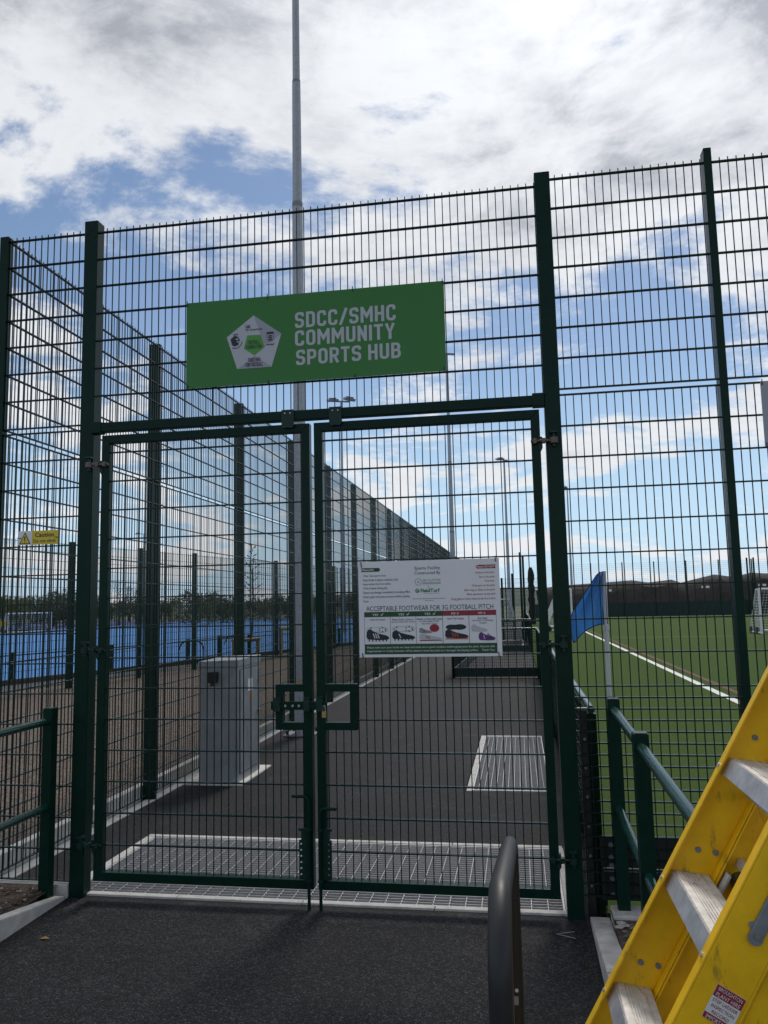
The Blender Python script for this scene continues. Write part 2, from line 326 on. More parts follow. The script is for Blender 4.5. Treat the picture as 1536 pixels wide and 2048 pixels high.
def glyph(ch, t):
    w_ = {'M': .70, 'I': t, '/': .46, 'T': .50, ' ': .16, 'Y': .54, 'L': .44, 'E': .44, 'F': .44, 'A': .56}.get(ch, .53)
    l, r, b, T, m = t/2, w_-t/2, t/2, 1-t/2, .5
    g = {'S': [([(r, .72), (r, T), (l, T), (l, .505), (r, .505), (r, b), (l, b), (l, .28)], .2, 0)], 'D': [([(l, b, 0), (l, T, 0), (r, T), (r, b)], .2, 1)],
      'C': [([(r, .68), (r, T), (l, T), (l, b), (r, b), (r, .32)], .2, 0)], 'O': [([(l, b), (l, T), (r, T), (r, b)], .2, 1)], 'U': [([(l, 1), (l, b), (r, b), (r, 1)], .2, 0)],
      'G': [([(r, .68), (r, T), (l, T), (l, b), (r, b), (r, .48, 0), (w_/2, .48)], .2, 0)],
      'M': [([(l, 0), (l, 1)], 0, 0), ([(r, 0), (r, 1)], 0, 0), ([(l, .93), (w_/2, .40), (r, .93)], 0, 0)], 'H': [([(l, 0), (l, 1)], 0, 0), ([(r, 0), (r, 1)], 0, 0), ([(l, m), (r, m)], 0, 0)],
      'N': [([(l, 0), (l, 1)], 0, 0), ([(r, 0), (r, 1)], 0, 0), ([(l, .93), (r, .07)], 0, 0)], 'I': [([(l, 0), (l, 1)], 0, 0)], 'T': [([(0, T), (w_, T)], 0, 0), ([(w_/2, 0), (w_/2, T)], 0, 0)],
      'Y': [([(l*.8, 1), (w_/2, .42), (w_-l*.8, 1)], 0, 0), ([(w_/2, 0), (w_/2, .46)], 0, 0)], 'P': [([(l, 0), (l, 1)], 0, 0), ([(l, T), (r, T), (r, .44), (l, .44)], .2, 0)],
      'R': [([(l, 0), (l, 1)], 0, 0), ([(l, T), (r, T), (r, .46), (l, .46)], .2, 0), ([(w_*.5, .46), (r+.02, 0)], 0, 0)], 'B': [([(l, 0), (l, 1)], 0, 0), ([(l, T), (r-.02, T), (r-.02, .52), (l, .52)], .18, 0), ([(l, .52), (r, .52), (r, b), (l, b)], .2, 0)],
      '/': [([(l*.6, -.02), (w_-l*.6, 1.02)], 0, 0)], 'L': [([(l, 1), (l, b), (w_, b)], 0, 0)], 'E': [([(w_, T), (l, T), (l, b), (w_, b)], 0, 0), ([(l, m), (w_*.9, m)], 0, 0)], 'F': [([(w_, T), (l, T), (l, 0)], 0, 0), ([(l, .48), (w_*.9, .48)], 0, 0)],
      'A': [([(l*.8, 0), (w_/2, .95), (w_-l*.8, 0)], 0, 0), ([(w_*.22, .27), (w_*.78, .27)], 0, 0)]}.get(ch, [])
    return w_, g
def stroke_text(body, x0, x1, z0, z1, y, m, parent, t=.165, gap=.12):
    polys = []; X = 0
    for ch in body:
        w_, g = glyph(ch, t)
        for i, (pts, r, closed) in enumerate(g):
            P = rounded(pts, r, closed) if r else [Vector(p[:2]) for p in pts]
            n = len(P); L_, R_ = [], []
            for k in range(n):
                a = P[k-1] if (closed or k) else None; c = P[(k+1) % n] if (closed or k < n-1) else None
                d1 = (P[k]-a).normalized() if a is not None else None; d2 = (c-P[k]).normalized() if c is not None else None
                d1 = d1 or d2; d2 = d2 or d1
                n1_ = Vector((-d1.y, d1.x)); n2_ = Vector((-d2.y, d2.x)); mm = (n1_+n2_).normalized(); sc = (t/2)/max(.45, mm.dot(n1_))
                L_.append(P[k]+mm*sc); R_.append(P[k]-mm*sc)
            for k in range(n if closed else n-1):
                j = (k+1) % n; polys.append((i, [(X+q.x, q.y) for q in (L_[k], R_[k], R_[j], L_[j])]))
        X += w_+gap
    X -= gap; b = MB()
    for i, pl in polys: b.quad(*[(x0+px/X*(x1-x0), y-i*.00025, z0+pz*(z1-z0)) for px, pz in pl])
    return b.build('lettering', m, parent)
def copy_obj(src, parent=None, loc=None):
    c = src.copy(); COL.objects.link(c)
    if parent: c.parent = parent
    if loc is not None: c.location = loc
    return c
def pxpt(px, py, D):   # used only to lay things out along real sight lines measured from the photograph
    d = F + RR*((px-768)/FPX) - UU*((py-1024)/FPX); d = d/math.hypot(d.x, d.y); return CAM_POS + d*D

# ------------------------------------------------------------------ ground and surfaces
struct(MB().quad((-4000, -300, -0.06), (4000, -300, -0.06), (4000, 5000, -0.06), (-4000, 5000, -0.06)).build('ground', 'ground'))
def sheet(name, m, rects, z, bottom=None):
    b = MB()
    for x0, x1, y0, y1 in rects: b.box(x0, x1, y0, y1, z-0.05, z) if bottom else b.quad((x0, y0, z), (x1, y0, z), (x1, y1, z), (x0, y1, z))
    return struct(b.build(name, m))
G1 = (-0.20, 3.00, 0.10, 1.32)      # entrance grating
G2 = (2.20, 3.04, 3.08, 6.32)       # second grating
sheet('tarmac_path', 'tarmac', [(-0.86, -0.20, 0.0, 12), (-0.20, 3.0, 0.0, 0.10), (-0.20, 3.0, 1.32, 3.08), (-0.20, 2.20, 3.08, 6.32), (3.0, 3.2, 0.0, 3.08), (3.04, 3.2, 3.08, 6.32), (-0.20, 3.2, 6.32, 12), (-0.86, 3.2, 12, 75), (3.0, 3.2, 1.32, 1.321)], 0.0)
sheet('approach_path', 'tarmac_coarse', [(-0.17, 3.13, -14, 0.0)], 0.0)
sheet('gravel_strip', 'gravel', [(-9.2, -0.98, -6, 75)], 0.06)
sheet('soil_bed', 'soil', [(-1.9, -0.24, -8, -0.005)], 0.075)
sheet('gravel_bed', 'soil', [(3.24, 6.5, -9, -0.06)], 0.085)
# blue hockey pitch, its grey path and timber kick board
KD = Vector((0.29, 0.957, 0)).normalized(); K0 = Vector((-9.58, 12.5, 0))
def K(t, off=0.0, z=0.0): return tuple(K0 + KD*t + Vector((-KD.y, KD.x, 0))*off + Vector((0, 0, z)))
b = MB(); b.quad(K(-40, 0.1, .09), K(24, 0.1, .09), (-2.4, 92, .09), (-26.6, 90, .09), (-40, 96, .09), (-41, 60, .09), (-37, 51.5, .09), (-52, 34, .09), (-60, -20, .09))
struct(b.build('hockey_pitch', 'blue_court'))
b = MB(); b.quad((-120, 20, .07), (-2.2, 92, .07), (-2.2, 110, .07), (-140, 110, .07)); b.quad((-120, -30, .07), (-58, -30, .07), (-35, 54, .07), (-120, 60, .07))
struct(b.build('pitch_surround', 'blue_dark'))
b = MB(); b.quad(K(-30, -1.5, .075), K(26, -0.9, .075), K(26, -.03, .075), K(-30, -.03, .075)); struct(b.build('grey_footpath', 'path_grey'))
# football pitch
struct(MB().quad((3.22, 0.09, 0.012), (75, 0.09, 0.012), (75, 79.5, 0.012), (3.22, 79.5, 0.012)).build('football_pitch', 'turf'))
fp = bpy.data.objects['football_pitch']
def line(m, x0, x1, y0, y1): 
    o = MB().quad((x0, y0, 0.017), (x1, y0, 0.017), (x1, y1, 0.017), (x0, y1, 0.017)).build('pitch_line', m, fp); return o
line('turf_line', 6.44, 6.59, 2.0, 76); line('turf_red', 6.80, 6.92, 2.0, 76)
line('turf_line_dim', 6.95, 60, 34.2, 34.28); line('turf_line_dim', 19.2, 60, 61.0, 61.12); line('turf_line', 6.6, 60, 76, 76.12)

# kerbs and edging, each stone a piece
def kerb_run(name, stones, m='concrete'):
    root = thing(name, '', '', (0, 0, 0)); del root['label']; del root['category']; struct(root)
    for vs in stones:
        MB().add(vs, [(0, 1, 2, 3), (7, 6, 5, 4), (0, 4, 5, 1), (1, 5, 6, 2), (2, 6, 7, 3), (3, 7, 4, 0)]).build('kerb_stone', m, root, bevel=0.008)
    return root
def stone(xa, xb, y0, y1, h0, h1, zb=-0.05):
    return [(xa, y0, zb), (xb, y0, zb), (xb, y1, zb), (xa, y1, zb), (xa, y0, h0), (xb, y0, h0), (xb, y1, h1), (xa, y1, h1)]
kerb_run('kerb', [stone(-0.250, -0.170, -0.74, -0.03, 0.13, 0.022)]+[stone(-0.250, -0.170, -0.745-0.915*(i+1), -0.745-0.915*i-0.006, 0.13, 0.13) for i in range(7)])
kerb_run('kerb', [stone(3.130, 3.240, -0.93, -0.02, 0.125, 0.03)]+[stone(3.130, 3.240, -0.935-0.915*(i+1), -0.935-0.915*i-0.006, 0.125, 0.125) for i in range(7)])
kerb_run('edging', [stone(-0.98, -0.90, 0.02+0.915*i, 0.93+0.915*i, 0.14, 0.14) for i in range(50)]+[stone(-0.86, -0.765, 0.02+0.915*i, 0.93+0.915*i, 0.012, 0.012) for i in range(40)], 'concrete_new')
kerb_run('edging', [stone(-0.27+0.83*i, 0.555+0.83*i, 0.045, 0.10, 0.014, 0.014) for i in range(4)]+[stone(-0.27+0.83*i, 0.555+0.83*i, 1.32, 1.375, 0.012, 0.012) for i in range(4)]+[stone(-0.27, -0.20, 0.105, 1.315, 0.013, 0.013), stone(3.0, 3.05, 0.105, 1.315, 0.013, 0.013)], 'concrete')
kerb_run('edging', [stone(-1.95+i*0.593, -1.36+i*0.593, -0.004, 0.042, 0.085, 0.085) for i in range(3)], 'concrete_new')
kerb_run('edging', [stone(3.245, 3.60, -0.20, -0.03, 0.105, 0.105)], 'concrete')

def grating(name, label, g, stepx, stepy, pitm, barw, rim, pz=-0.05):
    x0, x1, y0, y1 = g
    root = thing(name, label, 'grating', ((x0+x1)/2, (y0+y1)/2, -0.06))
    MB().quad((x0, y0, pz), (x1, y0, pz), (x1, y1, pz), (x0, y1, pz)).build('pit_bed', pitm, root)
    b = MB(); n = int((x1-x0)/stepx)
    for i in range(1, n+1): b.bar((x0+i*(x1-x0)/(n+1), y0, -0.006), (x0+i*(x1-x0)/(n+1), y1, -0.006), barw*1.3, 0.018)
    b.build('cross_bars', 'grate', root)
    b = MB(); n = int((y1-y0)/stepy)
    for i in range(1, n+1): b.bar((x0, y0+i*(y1-y0)/(n+1), -0.004), (x1, y0+i*(y1-y0)/(n+1), -0.004), barw, 0.022)
    b.build('bearing_bars', 'grate', root)
    b = MB()
    for a in ((x0, x0+.012, y0, y1), (x1-.012, x1, y0, y1), (x0+.012, x1-.012, y0, y0+.012), (x0+.012, x1-.012, y1-.012, y1)): b.box(*a, -0.05, 0.006)
    b.build('rim', 'grate', root)
    if rim:
        b = MB(); r = rim
        for a in ((x0-r, x0-.002, y0-r, y1+r), (x0-.002, x1+.01, y0-r*.6, y0-.002), (x0-.002, x1+.01, y1+.002, y1+r)): b.box(*a, -0.03, 0.008)
        b.build('surround', 'concrete', root)
grating('entrance_grating', 'wide steel entrance grating let into the tarmac under the double gate', (-0.198, 2.998, 0.105, 1.315), 0.1, 0.046, 'pit', 0.0036, 0)
grating('boot_grating', 'square mesh boot cleaning grating with pale surround beside the pitch barrier', (2.27, 3.03, 3.14, 6.26), 0.060, 0.10, 'pit_grit', 0.0034, 0.055, -0.017)

# loose stones on the planting beds
def stones(name, m, area, n, r0, r1, z, label=None):
    b = MB()
    for i in range(n):
        x = rnd.uniform(area[0], area[1]); y = rnd.uniform(area[2], area[3]); r = rnd.uniform(r0, r1)*rnd.choice((0.6, 1, 1))
        vs = [(x+r*math.cos(a)*rnd.uniform(.7, 1.2), y+r*math.sin(a)*rnd.uniform(.7, 1.2), z+r*rnd.uniform(.05, .35)) for a in [k*1.2566 for k in range(5)]]
        b.add(vs+[(x+r*.2, y, z+r*rnd.uniform(.5, .9)), (x, y, z-r*.3)], [(k, (k+1) % 5, 5) for k in range(5)]+[((k+1) % 5, k, 6) for k in range(5)])
    o = b.build(name, m); o['kind'] = 'stuff'; o['label'] = label; return o
stones('loose_stones', 'pebble', (3.26, 4.6, -3.6, -0.25), 2600, .006, .022, .085, 'grey stones scattered over the bed behind the right kerb')
stones('pale_stones', 'pebble_light', (3.26, 4.6, -3.6, -0.25), 500, .008, .03, .085, 'pale stones scattered over the bed behind the right kerb')
stones('bark_chips', 'chip', (-1.6, -0.26, -1.2, -0.08), 1500, .006, .02, .085, 'brown chippings on the bed behind the left kerb')
stones('pale_grit', 'pebble_light', (-1.6, -0.26, -1.2, -0.08), 260, .005, .014, .085, 'pale grit on the bed behind the left kerb')
stones('gravel_stones', 'pebble', (-4.2, -1.0, 0.3, 7.5), 2200, .006, .016, .06, 'gravel stones on the strip behind the side fence')

# ------------------------------------------------------------------ welded mesh fences
WV, WH = 0.0058, 0.0080
def wire_mesh(b, x0, x1, rails, zlo, zhi, start, step=0.05, y=0.0, spike=0.028, twin=True):
    x = start
    while x < x1-0.003:
        if x > x0+0.003: b.bar((x, y, zlo), (x, y, zhi+spike), WV, WV, caps=False)
        x += step
    for z in rails:
        for yy in ((-0.0073, 0.0073) if twin else (0.0,)): b.bar((x0, y+yy, z), (x1, y+yy, z), WH, WH, caps=False)
    return b
def rails_between(top, n, step=0.2): return [top-step*i for i in range(n+1)]
H0 = 4.535
def post_box(b, x0, x1, y0, y1, z0, z1): return b.box(x0, x1, y0, y1, z0, z1)

# --- gateway: two posts, beam, overhead panel
gw = thing('gateway', 'tall dark green double gateway posts with beam and mesh panel over the gates', 'gateway', (1.47, 0.04, 0))
post_box(MB(), -0.166, -0.064, 0.0, 0.095, -0.02, 4.625).build('gate_post', 'green', gw, bevel=0.006)
post_box(MB(), 3.0035, 3.1030, 0.0, 0.095, -0.02, 4.625).build('gate_post', 'green', gw, bevel=0.006)
wire_mesh(MB(), -0.064, 3.0035, rails_between(H0, 6), 3.12, H0, 0.0, y=0.018).build('overhead_panel', 'green_wire', gw)
MB().box(-0.062, 3.002, -0.012, 0.048, 3.072, 3.138).build('top_beam', 'green', gw, bevel=0.005)
MB().box(-0.075, 0.0, -0.018, 0.052, 3.064, 3.144).build('beam_bracket', 'green', gw, bevel=0.004)
MB().box(2.93, 3.0035, -0.018, 0.052, 3.066, 3.150).build('beam_bracket', 'green', gw, bevel=0.004)
for xc in (1.338, 1.661):
    o = MB().prism([(xc-.042, 3.142), (xc+.042, 3.142), (xc+.042, 3.035), (xc+.03, 3.018), (xc, 3.022), (xc-.03, 3.018), (xc-.042, 3.035)], -0.024, -0.0135).build('stop_plate', 'green_fade', gw)
    for dx in (-.018, .018): MB().tube([(xc+dx, -0.028, 3.118), (xc+dx, -0.023, 3.118)], 0.005, 8).build('rivet', 'steel', o)

# --- gate leaves
def leaf(x0, x1, label, hinge_left):
    z0, z1, t = 0.108, 3.048, 0.056
    root = thing('gate_leaf', label, 'gate', ((x0+x1)/2, 0.03, z0), 'double gate leaves')
    y0, y1 = 0.0, 0.058
    MB().prism([(x0, z0), (x0+t, z0+t), (x0+t, z1-t), (x0, z1)], y0, y1).build('stile', 'green', root, bevel=0.0025)
    MB().prism([(x1, z0), (x1, z1), (x1-t, z1-t), (x1-t, z0+t)], y0, y1).build('stile', 'green', root, bevel=0.0025)
    MB().prism([(x0, z1), (x0+t, z1-t), (x1-t, z1-t), (x1, z1)], y0, y1).build('top_rail', 'green', root, bevel=0.0025)
    MB().prism([(x0, z0), (x1, z0), (x1-t, z0+t), (x0+t, z0+t)], y0, y1).build('bottom_rail', 'green', root, bevel=0.0025)
    b = MB(); rails = [z1-t-0.062-0.2*i for i in range(14)]
    # keep the lock box opening clear of wires
    bx0, bx1, bz0, bz1 = (x1-0.24, x1-t, 1.07, 1.355) if hinge_left else (x0+t, x0+0.262, 1.07, 1.355)
    x = x0+t+0.012
    ym = 0.03
    while x < x1-t-0.003:
        if bx0 < x < bx1:
            b.bar((x, ym, z0+t-0.004), (x, ym, bz0), WV, WV, caps=False); b.bar((x, ym, bz1), (x, ym, z1-t), WV, WV, caps=False)
        else: b.bar((x, ym, z0+t-0.004), (x, ym, z1-t), WV, WV, caps=False)
        x += 0.0497
    for z in rails:
        a0, a1 = x0+t, x1-t
        if bz0 < z < bz1: a0, a1 = (a0, bx0) if hinge_left else (bx1, a1)
        for yy in (-0.0073, 0.0073): b.bar((a0, ym+yy, z), (a1, ym+yy, z), WH, WH, caps=False)
    b.build('mesh_panel', 'green_wire', root)
    # lock box frame
    if hinge_left:
        a0, a1 = bx0, bx1
        pr = [[(a0, bz0), (a0+.047, bz0+.047), (a0+.047, bz1-.047), (a0, bz1)], [(a0, bz1), (a0+.047, bz1-.047), (a1, bz1-.047), (a1, bz1)], [(a0, bz0), (a1, bz0), (a1, bz0+.047), (a0+.047, bz0+.047)]]
    else:
        a0, a1 = bx0, bx1
        pr = [[(a1, bz0), (a1, bz1), (a1-.047, bz1-.047), (a1-.047, bz0+.047)], [(a0, bz1), (a0, bz1-.047), (a1-.047, bz1-.047), (a1, bz1)], [(a0, bz0), (a1, bz0), (a1-.047, bz0+.047), (a0, bz0+.047)]]
    for p in pr: MB().prism(p, y0-0.001, y1-0.004).build('lock_frame', 'green', root, bevel=0.0025)
    if hinge_left:
        MB().box(x1-.262, x1+.100, -0.026, -0.014, 1.198, 1.250).build('slide_bolt', 'green', root, bevel=0.004)
        for xc in (x1-.222, x1-.028):
            MB().box(xc-.021, xc+.021, -0.034, 0.0, 1.188, 1.262).build('bolt_keeper', 'green_fade', root, bevel=0.003)
            MB().box(xc-.021, xc+.021, -0.030, 0.0, 1.264, 1.276).build('keeper_lip', 'green_fade', root, bevel=0.002)
        for xx, mm in ((x1-.165, 'steel'), (x1-.118, 'steel'), (x1-.077, 'steel')): MB().tube([(xx, -0.034, 1.224), (xx, -0.024, 1.224)], 0.008, 10).build('bolt_head', mm, root)
    else:
        MB().box(x0+.004, x0+.046, -0.034, 0.0, 1.188, 1.268).build('bolt_keeper', 'green_fade', root, bevel=0.003)
        MB().box(x0+.004, x0+.046, -0.030, 0.0, 1.270, 1.282).build('keeper_lip', 'green_fade', root, bevel=0.002)
    # drop bolt
    sx = 1 if hinge_left else -1; xe = x1-.022 if hinge_left else x0+.022
    zt = 0.672 if hinge_left else 0.600
    MB().tube([(xe-sx*.105, -0.03, zt), (xe-sx*.03, -0.03, zt), (xe-sx*.009, -0.03, zt-.008), (xe, -0.03, zt-.03), (xe, -0.03, 0.004)], 0.0105, 12).build('drop_bolt', 'green', root, smooth=True)
    pl = MB(); xa, xb = (xe-.066, xe-.008) if hinge_left else (xe+.008, xe+.066)
    pl.box(xa, xb, -0.014, 0.002, 0.172, 0.405); pl.box(min(xa, xb)+(.014 if hinge_left else 0), max(xa, xb)-(0 if hinge_left else .014), -0.014, 0.002, 0.405, 0.46); pl.box(xa-.002, xb+.002, -0.016, 0.003, 0.46, 0.476)
    pl.build('bolt_plate', 'green_fade', root)
    for zz in (0.468, 0.165): MB().tube([(xe, -0.03, zz), (xe, -0.03, zz+.012)], 0.018, 12).build('bolt_guide', 'green_fade', root)
    for k in range(6):
        xx = (xe-.052) if hinge_left else (xe+.050)
        MB().tube([(xx, -0.0165, 0.384-k*0.036), (xx, -0.0135, 0.384-k*0.036)], 0.0055, 8).build('plate_hole', 'sign_white' if hinge_left else 'galv_dark', root)
    # eye bolt hinges
    for zz, mm in ((2.842, 'rust_steel'), (1.585, 'green_fade'), (0.335, 'green_fade')):
        xh = x0 if hinge_left else x1; s = -1 if hinge_left else 1
        h = MB().tube([(xh-s*.060, -0.016, zz), (xh+s*.060, -0.016, zz)], 0.010, 10).build('hinge', mm, root, smooth=True)
        MB().box(xh-s*.035-.011, xh-s*.035+.011, -0.034, 0.0, zz-.017, zz+.017).build('nut', mm, h, bevel=0.003)
        MB().box(xh+s*.018-.011, xh+s*.018+.011, -0.034, 0.0, zz-.016, zz+.016).build('nut', mm, h, bevel=0.003)
        MB().prism([(xh-.012, zz+.03), (xh+.012, zz+.03), (xh+.012, zz-.04), (xh-.004*s, zz-.07), (xh-.012, zz-.04)], -0.004, 0.03).build('lug', 'green_fade', h)
        MB().tube([(xh+s*.082, -0.016, zz-.018), (xh+s*.082, -0.016, zz+.018)], 0.026, 14).build('eye', mm, h, smooth=True)
        MB().tube([(xh+s*.082, -0.016, zz-.040), (xh+s*.082, -0.016, zz+.045)], 0.011, 10).build('pin', 'green_fade', h)
        MB().box(xh+s*.082-.022, xh+s*.082+.022, -0.040, 0.0, zz+.046, zz+.058).build('bracket', 'green_fade', h)
leaf(0.002, 1.478, 'dark green mesh gate leaf with slide bolt, hinged on the post beside the grey cabinet', True)
leaf(1.508, 2.970, 'dark green mesh gate leaf carrying the footwear notice and brass padlock', False)
pk = thing('padlock', 'small brass padlock hanging from the gate slide bolt', 'padlock', (1.562, -0.02, 1.150))
MB().box(1.549, 1.575, -0.032, -0.016, 1.150, 1.188).build('lock_body', 'brass', pk, bevel=0.003)
MB().tube([(1.554, -0.024, 1.186), (1.554, -0.024, 1.214), (1.558, -0.024, 1.222), (1.562, -0.024, 1.225), (1.567, -0.024, 1.222), (1.570, -0.024, 1.214), (1.570, -0.024, 1.186)], 0.0035, 8).build('shackle', 'steel', pk, smooth=True)

# --- front fence, left bay
def clip_bolts(b, pts, r=0.007, d=(1, 0, 0)):
    for p in pts: b.tube([Vector(p), Vector(p)+Vector(d)*0.006], r, 6)
    return b
fl = thing('mesh_fence', 'short green mesh fence bay between corner post and gate post, caution plate on it', 'fence', (-0.48, 0.03, 0))
MB().box(-0.835, -0.765, 0.0, 0.06, -0.02, 4.575).build('fence_post', 'green', fl, bevel=0.005)
wire_mesh(MB(), -0.765, -0.166, rails_between(H0, 7), 3.135, H0, -0.7608, y=0.018).build('upper_panel', 'green_wire', fl)
wire_mesh(MB(), -0.765, -0.166, rails_between(3.097, 15), 0.097, 3.097, -0.7608, y=0.018, spike=0.004).build('lower_panel', 'green_wire', fl)
# --- front fence, right bays
fr = thing('mesh_fence', 'tall green mesh fence with close spaced lower wires in front of the football pitch', 'fence', (5.5, 0.03, 0))
HR = H0+0.038
zl = [3.135-.2*i for i in range(10)]; zl += [zl[-1]-0.0667*i for i in range(1, 19)]
for x0, x1, st in ((3.103, 4.055, 3.135), (4.102, 6.60, 4.152), (6.65, 9.1, 6.66)):
    wire_mesh(MB(), x0, x1, rails_between(HR, 7), 3.173, HR, st, y=0.018).build('upper_panel', 'green_wire', fr)
    wire_mesh(MB(), x0, x1, zl, 0.12, 3.135, st, y=0.018, spike=0.004).build('lower_panel', 'green_wire', fr)
for x0 in (4.055, 6.60, 9.1): MB().box(x0, x0+.048, 0.0, 0.085, -0.02, 4.665).build('fence_post', 'green', fr, bevel=0.004)
for i in range(2):
    for k, (a, c) in enumerate(((3.21, 5.6), (5.61, 8.0))):
        o = MB().box(a, c, 0.045, 0.075, 0.10+i*0.185, 0.275+i*0.185).build('kick_board', 'kick', fr, bevel=0.004)
bb = MB()
for zz in (0.135, 0.225, 0.30, 0.345, 0.415): bb.tube([(3.27, 0.035, zz), (3.27, 0.046, zz)], 0.014, 10)
bb.build('washers', 'galv_dark', fr)

# --- side fence along the path, one bay copied
N_BAY = 18
sf = thing('mesh_fence', 'long tall green mesh fence running beside the tarmac path and gravel strip', 'fence', (-0.80, 22, 0))
def along_y(mbld):   # swap panel from x-run to y-run at x = 0
    q = MB(); q.v = [(-y, x, z) for x, y, z in mbld.v]; q.f = mbld.f; return q
pu = along_y(wire_mesh(MB(), 0.0, 2.5, rails_between(H0, 7), 3.135, H0, 0.025)).mesh('upper_panel'); pu.materials.append(MAT['green_wire'])
plo = along_y(wire_mesh(MB(), 0.0, 2.5, rails_between(3.097, 15), 0.097, 3.097, 0.025, spike=0.004)).mesh('lower_panel'); plo.materials.append(MAT['green_wire'])
pp = MB().box(-0.088, 0.030, -0.028, 0.028, -0.02, 4.585).mesh('fence_post', bevel=0.004); pp.materials.append(MAT['green'])
pc = MB(); clip_bolts(pc, [(0.052, 0.016, 0.10+0.2*i) for i in range(23)]); pc.box(0.030, 0.034, -0.012, 0.030, 0.05, 4.56)
pcm = pc.mesh('clamp_bolts'); pcm.materials.append(MAT['galv'])
o0 = org(sf)
for i in range(N_BAY):
    y = 0.0+2.5*i
    link('upper_panel', pu, sf, Vector((-0.762, y, 0))-o0); link('lower_panel', plo, sf, Vector((-0.762, y, 0))-o0)
    p = link('fence_post', pp, sf, Vector((-0.80, y+2.5, 0))-o0); ORG[p.name] = o0
    link('clamp_bolts', pcm, p)

# --- hockey fence: tall posts with mesh, running beside the blue pitch
hf = thing('mesh_fence', 'green mesh fence with square posts between the gravel strip and blue pitch', 'fence', (-6.6, 17, 0))
HP0 = Vector((-7.56, 12.12, 0)); HD = Vector((0.47, 2.49, 0)); hl = HD.length; hu = HD/hl
ang = math.atan2(hu.y, hu.x)
def rotz(me_b, a, loc):
    q = MB(); ca, sa = math.cos(a), math.sin(a); q.v = [(x*ca-y*sa+loc[0], x*sa+y*ca+loc[1], z+loc[2]) for x, y, z in me_b.v]; q.f = me_b.f; return q
hpan = wire_mesh(MB(), 0, hl, rails_between(3.38, 16), 0.15, 3.38, 0.025, y=-0.05).mesh('mesh_panel'); hpan.materials.append(MAT['green_wire'])
hpost = MB().box(-0.045, 0.045, -0.058, 0.058, -0.02, 3.46).mesh('fence_post', bevel=0.004); hpost.materials.append(MAT['green'])
for i in range(-5, 13):
    P = HP0+HD*i
    o = link('mesh_panel', hpan, hf, P-org(hf)); o.rotation_euler.z = ang
    o = link('fence_post', hpost, hf, P-org(hf)); o.rotation_euler.z = ang
# kick board and low fence at the pitch edge
kb = thing('low_fence', 'low dark timber kick board with short posts edging the blue pitch', 'fence', K(5))
for i in range(-14, 12):
    for j in range(2):
        a = Vector(K(i*2.4)); c = Vector(K(i*2.4+2.39)); MB().bar(a+Vector((0, 0, .055+.10*j)), c+Vector((0, 0, .055+.10*j)), 0.04, 0.095).build('plank', 'timber', kb)
kp = MB().box(-.04, .04, -.04, .04, 0, 0.86).mesh('post', bevel=.004); kp.materials.append(MAT['green'])
for i in range(-8, 10): link('post', kp, kb, Vector(K(0.35+i*3.25, 0.08))-org(kb))
b = MB(); b.bar(K(-28, .08, .78), K(30, .08, .78), .03, .03); b.build('rail', 'green_rail', kb)

# ------------------------------------------------------------------ pitch-side barrier beside the path
def barrier(name, label, pts, h=1.16, step=2.0, kick=0.25):
    root = thing(name, label, 'barrier', pts[0]); 
    for a, c in zip(pts[:-1], pts[1:]):
        a = Vector(a); c = Vector(c); d = c-a; n = max(1, round(d.length/step)); u = d/d.length; an = math.atan2(u.y, u.x); sp = d.length/n
        for i in range(n+1):
            P = a+u*sp*i
            o = MB().box(P.x-.028, P.x+.028, P.y-.028, P.y+.028, -0.02, h).build('post', 'green', root, bevel=.003)
        MB().tube([a+Vector((0, 0, h+.022)), c+Vector((0, 0, h+.022))], .024, 10).build('top_rail', 'green_rail', root, smooth=True)
        for i in range(n):
            P = a+u*sp*i
            rotz(wire_mesh(MB(), .03, sp-.03, [h-.05-.0667*k for k in range(int((h-.1-kick)/.0667)+1)], .06, h-.04, .05, y=0.0, spike=0, twin=False), an, P).build('mesh_panel', 'green_wire', root)
            if kick: rotz(MB().box(.03, sp-.03, -.045, -.02, .03, kick), an, P).build('kick_board', 'kick_green', root)
    return root
barrier('pitch_barrier', 'waist high green mesh barrier between path and pitch beside the boot grating', [(3.205, 0.13, 0), (3.205, 14.6, 0)])
barrier('goal_recess', 'green mesh enclosure with dark kick boards jutting from the pitch edge into the path', [(3.205, 14.66, 0), (1.15, 14.66, 0), (1.35, 24.3, 0), (3.205, 24.3, 0)])
barrier('pitch_barrier', 'waist high green mesh barrier running on beyond the goal enclosure', [(3.205, 24.36, 0), (3.205, 60, 0)], step=2.5)
# end post with bolted clamp strip beside the right gate post
ep = thing('clamp_post', 'short black post with a bolted clamp strip beside the right gate post', 'post', (3.17, 0.12, 0))
MB().box(3.128, 3.176, 0.062, 0.12, -0.02, 1.185).build('post', 'black', ep, bevel=.003)
MB().box(3.132, 3.172, 0.050, 0.060, 0.08, 1.06).build('clamp_strip', 'black', ep, bevel=.002)
for k in range(6): MB().tube([(3.152, 0.040, 1.02-k*.168), (3.152, 0.051, 1.02-k*.168)], .009, 10).build('bolt', 'galv_dark', ep)
MB().box(3.122, 3.180, 0.058, 0.124, 1.186, 1.196).build('cap', 'galv', ep)
ep2 = thing('clamp_post', 'slim dark post with two bolts standing behind the gate leaf hinge', 'post', (3.12, 0.9, 0))
MB().box(3.105, 3.150, 0.88, 0.93, -0.02, 1.55).build('post', 'black', ep2, bevel=.003)
for zz in (1.36, 0.98):
    MB().tube([(3.095, 0.872, zz), (3.105, 0.872, zz)], .014, 10).build('bolt', 'steel', ep2); MB().box(3.085, 3.112, 0.868, 0.90, zz+.022, zz+.028).build('bracket', 'galv', ep2)

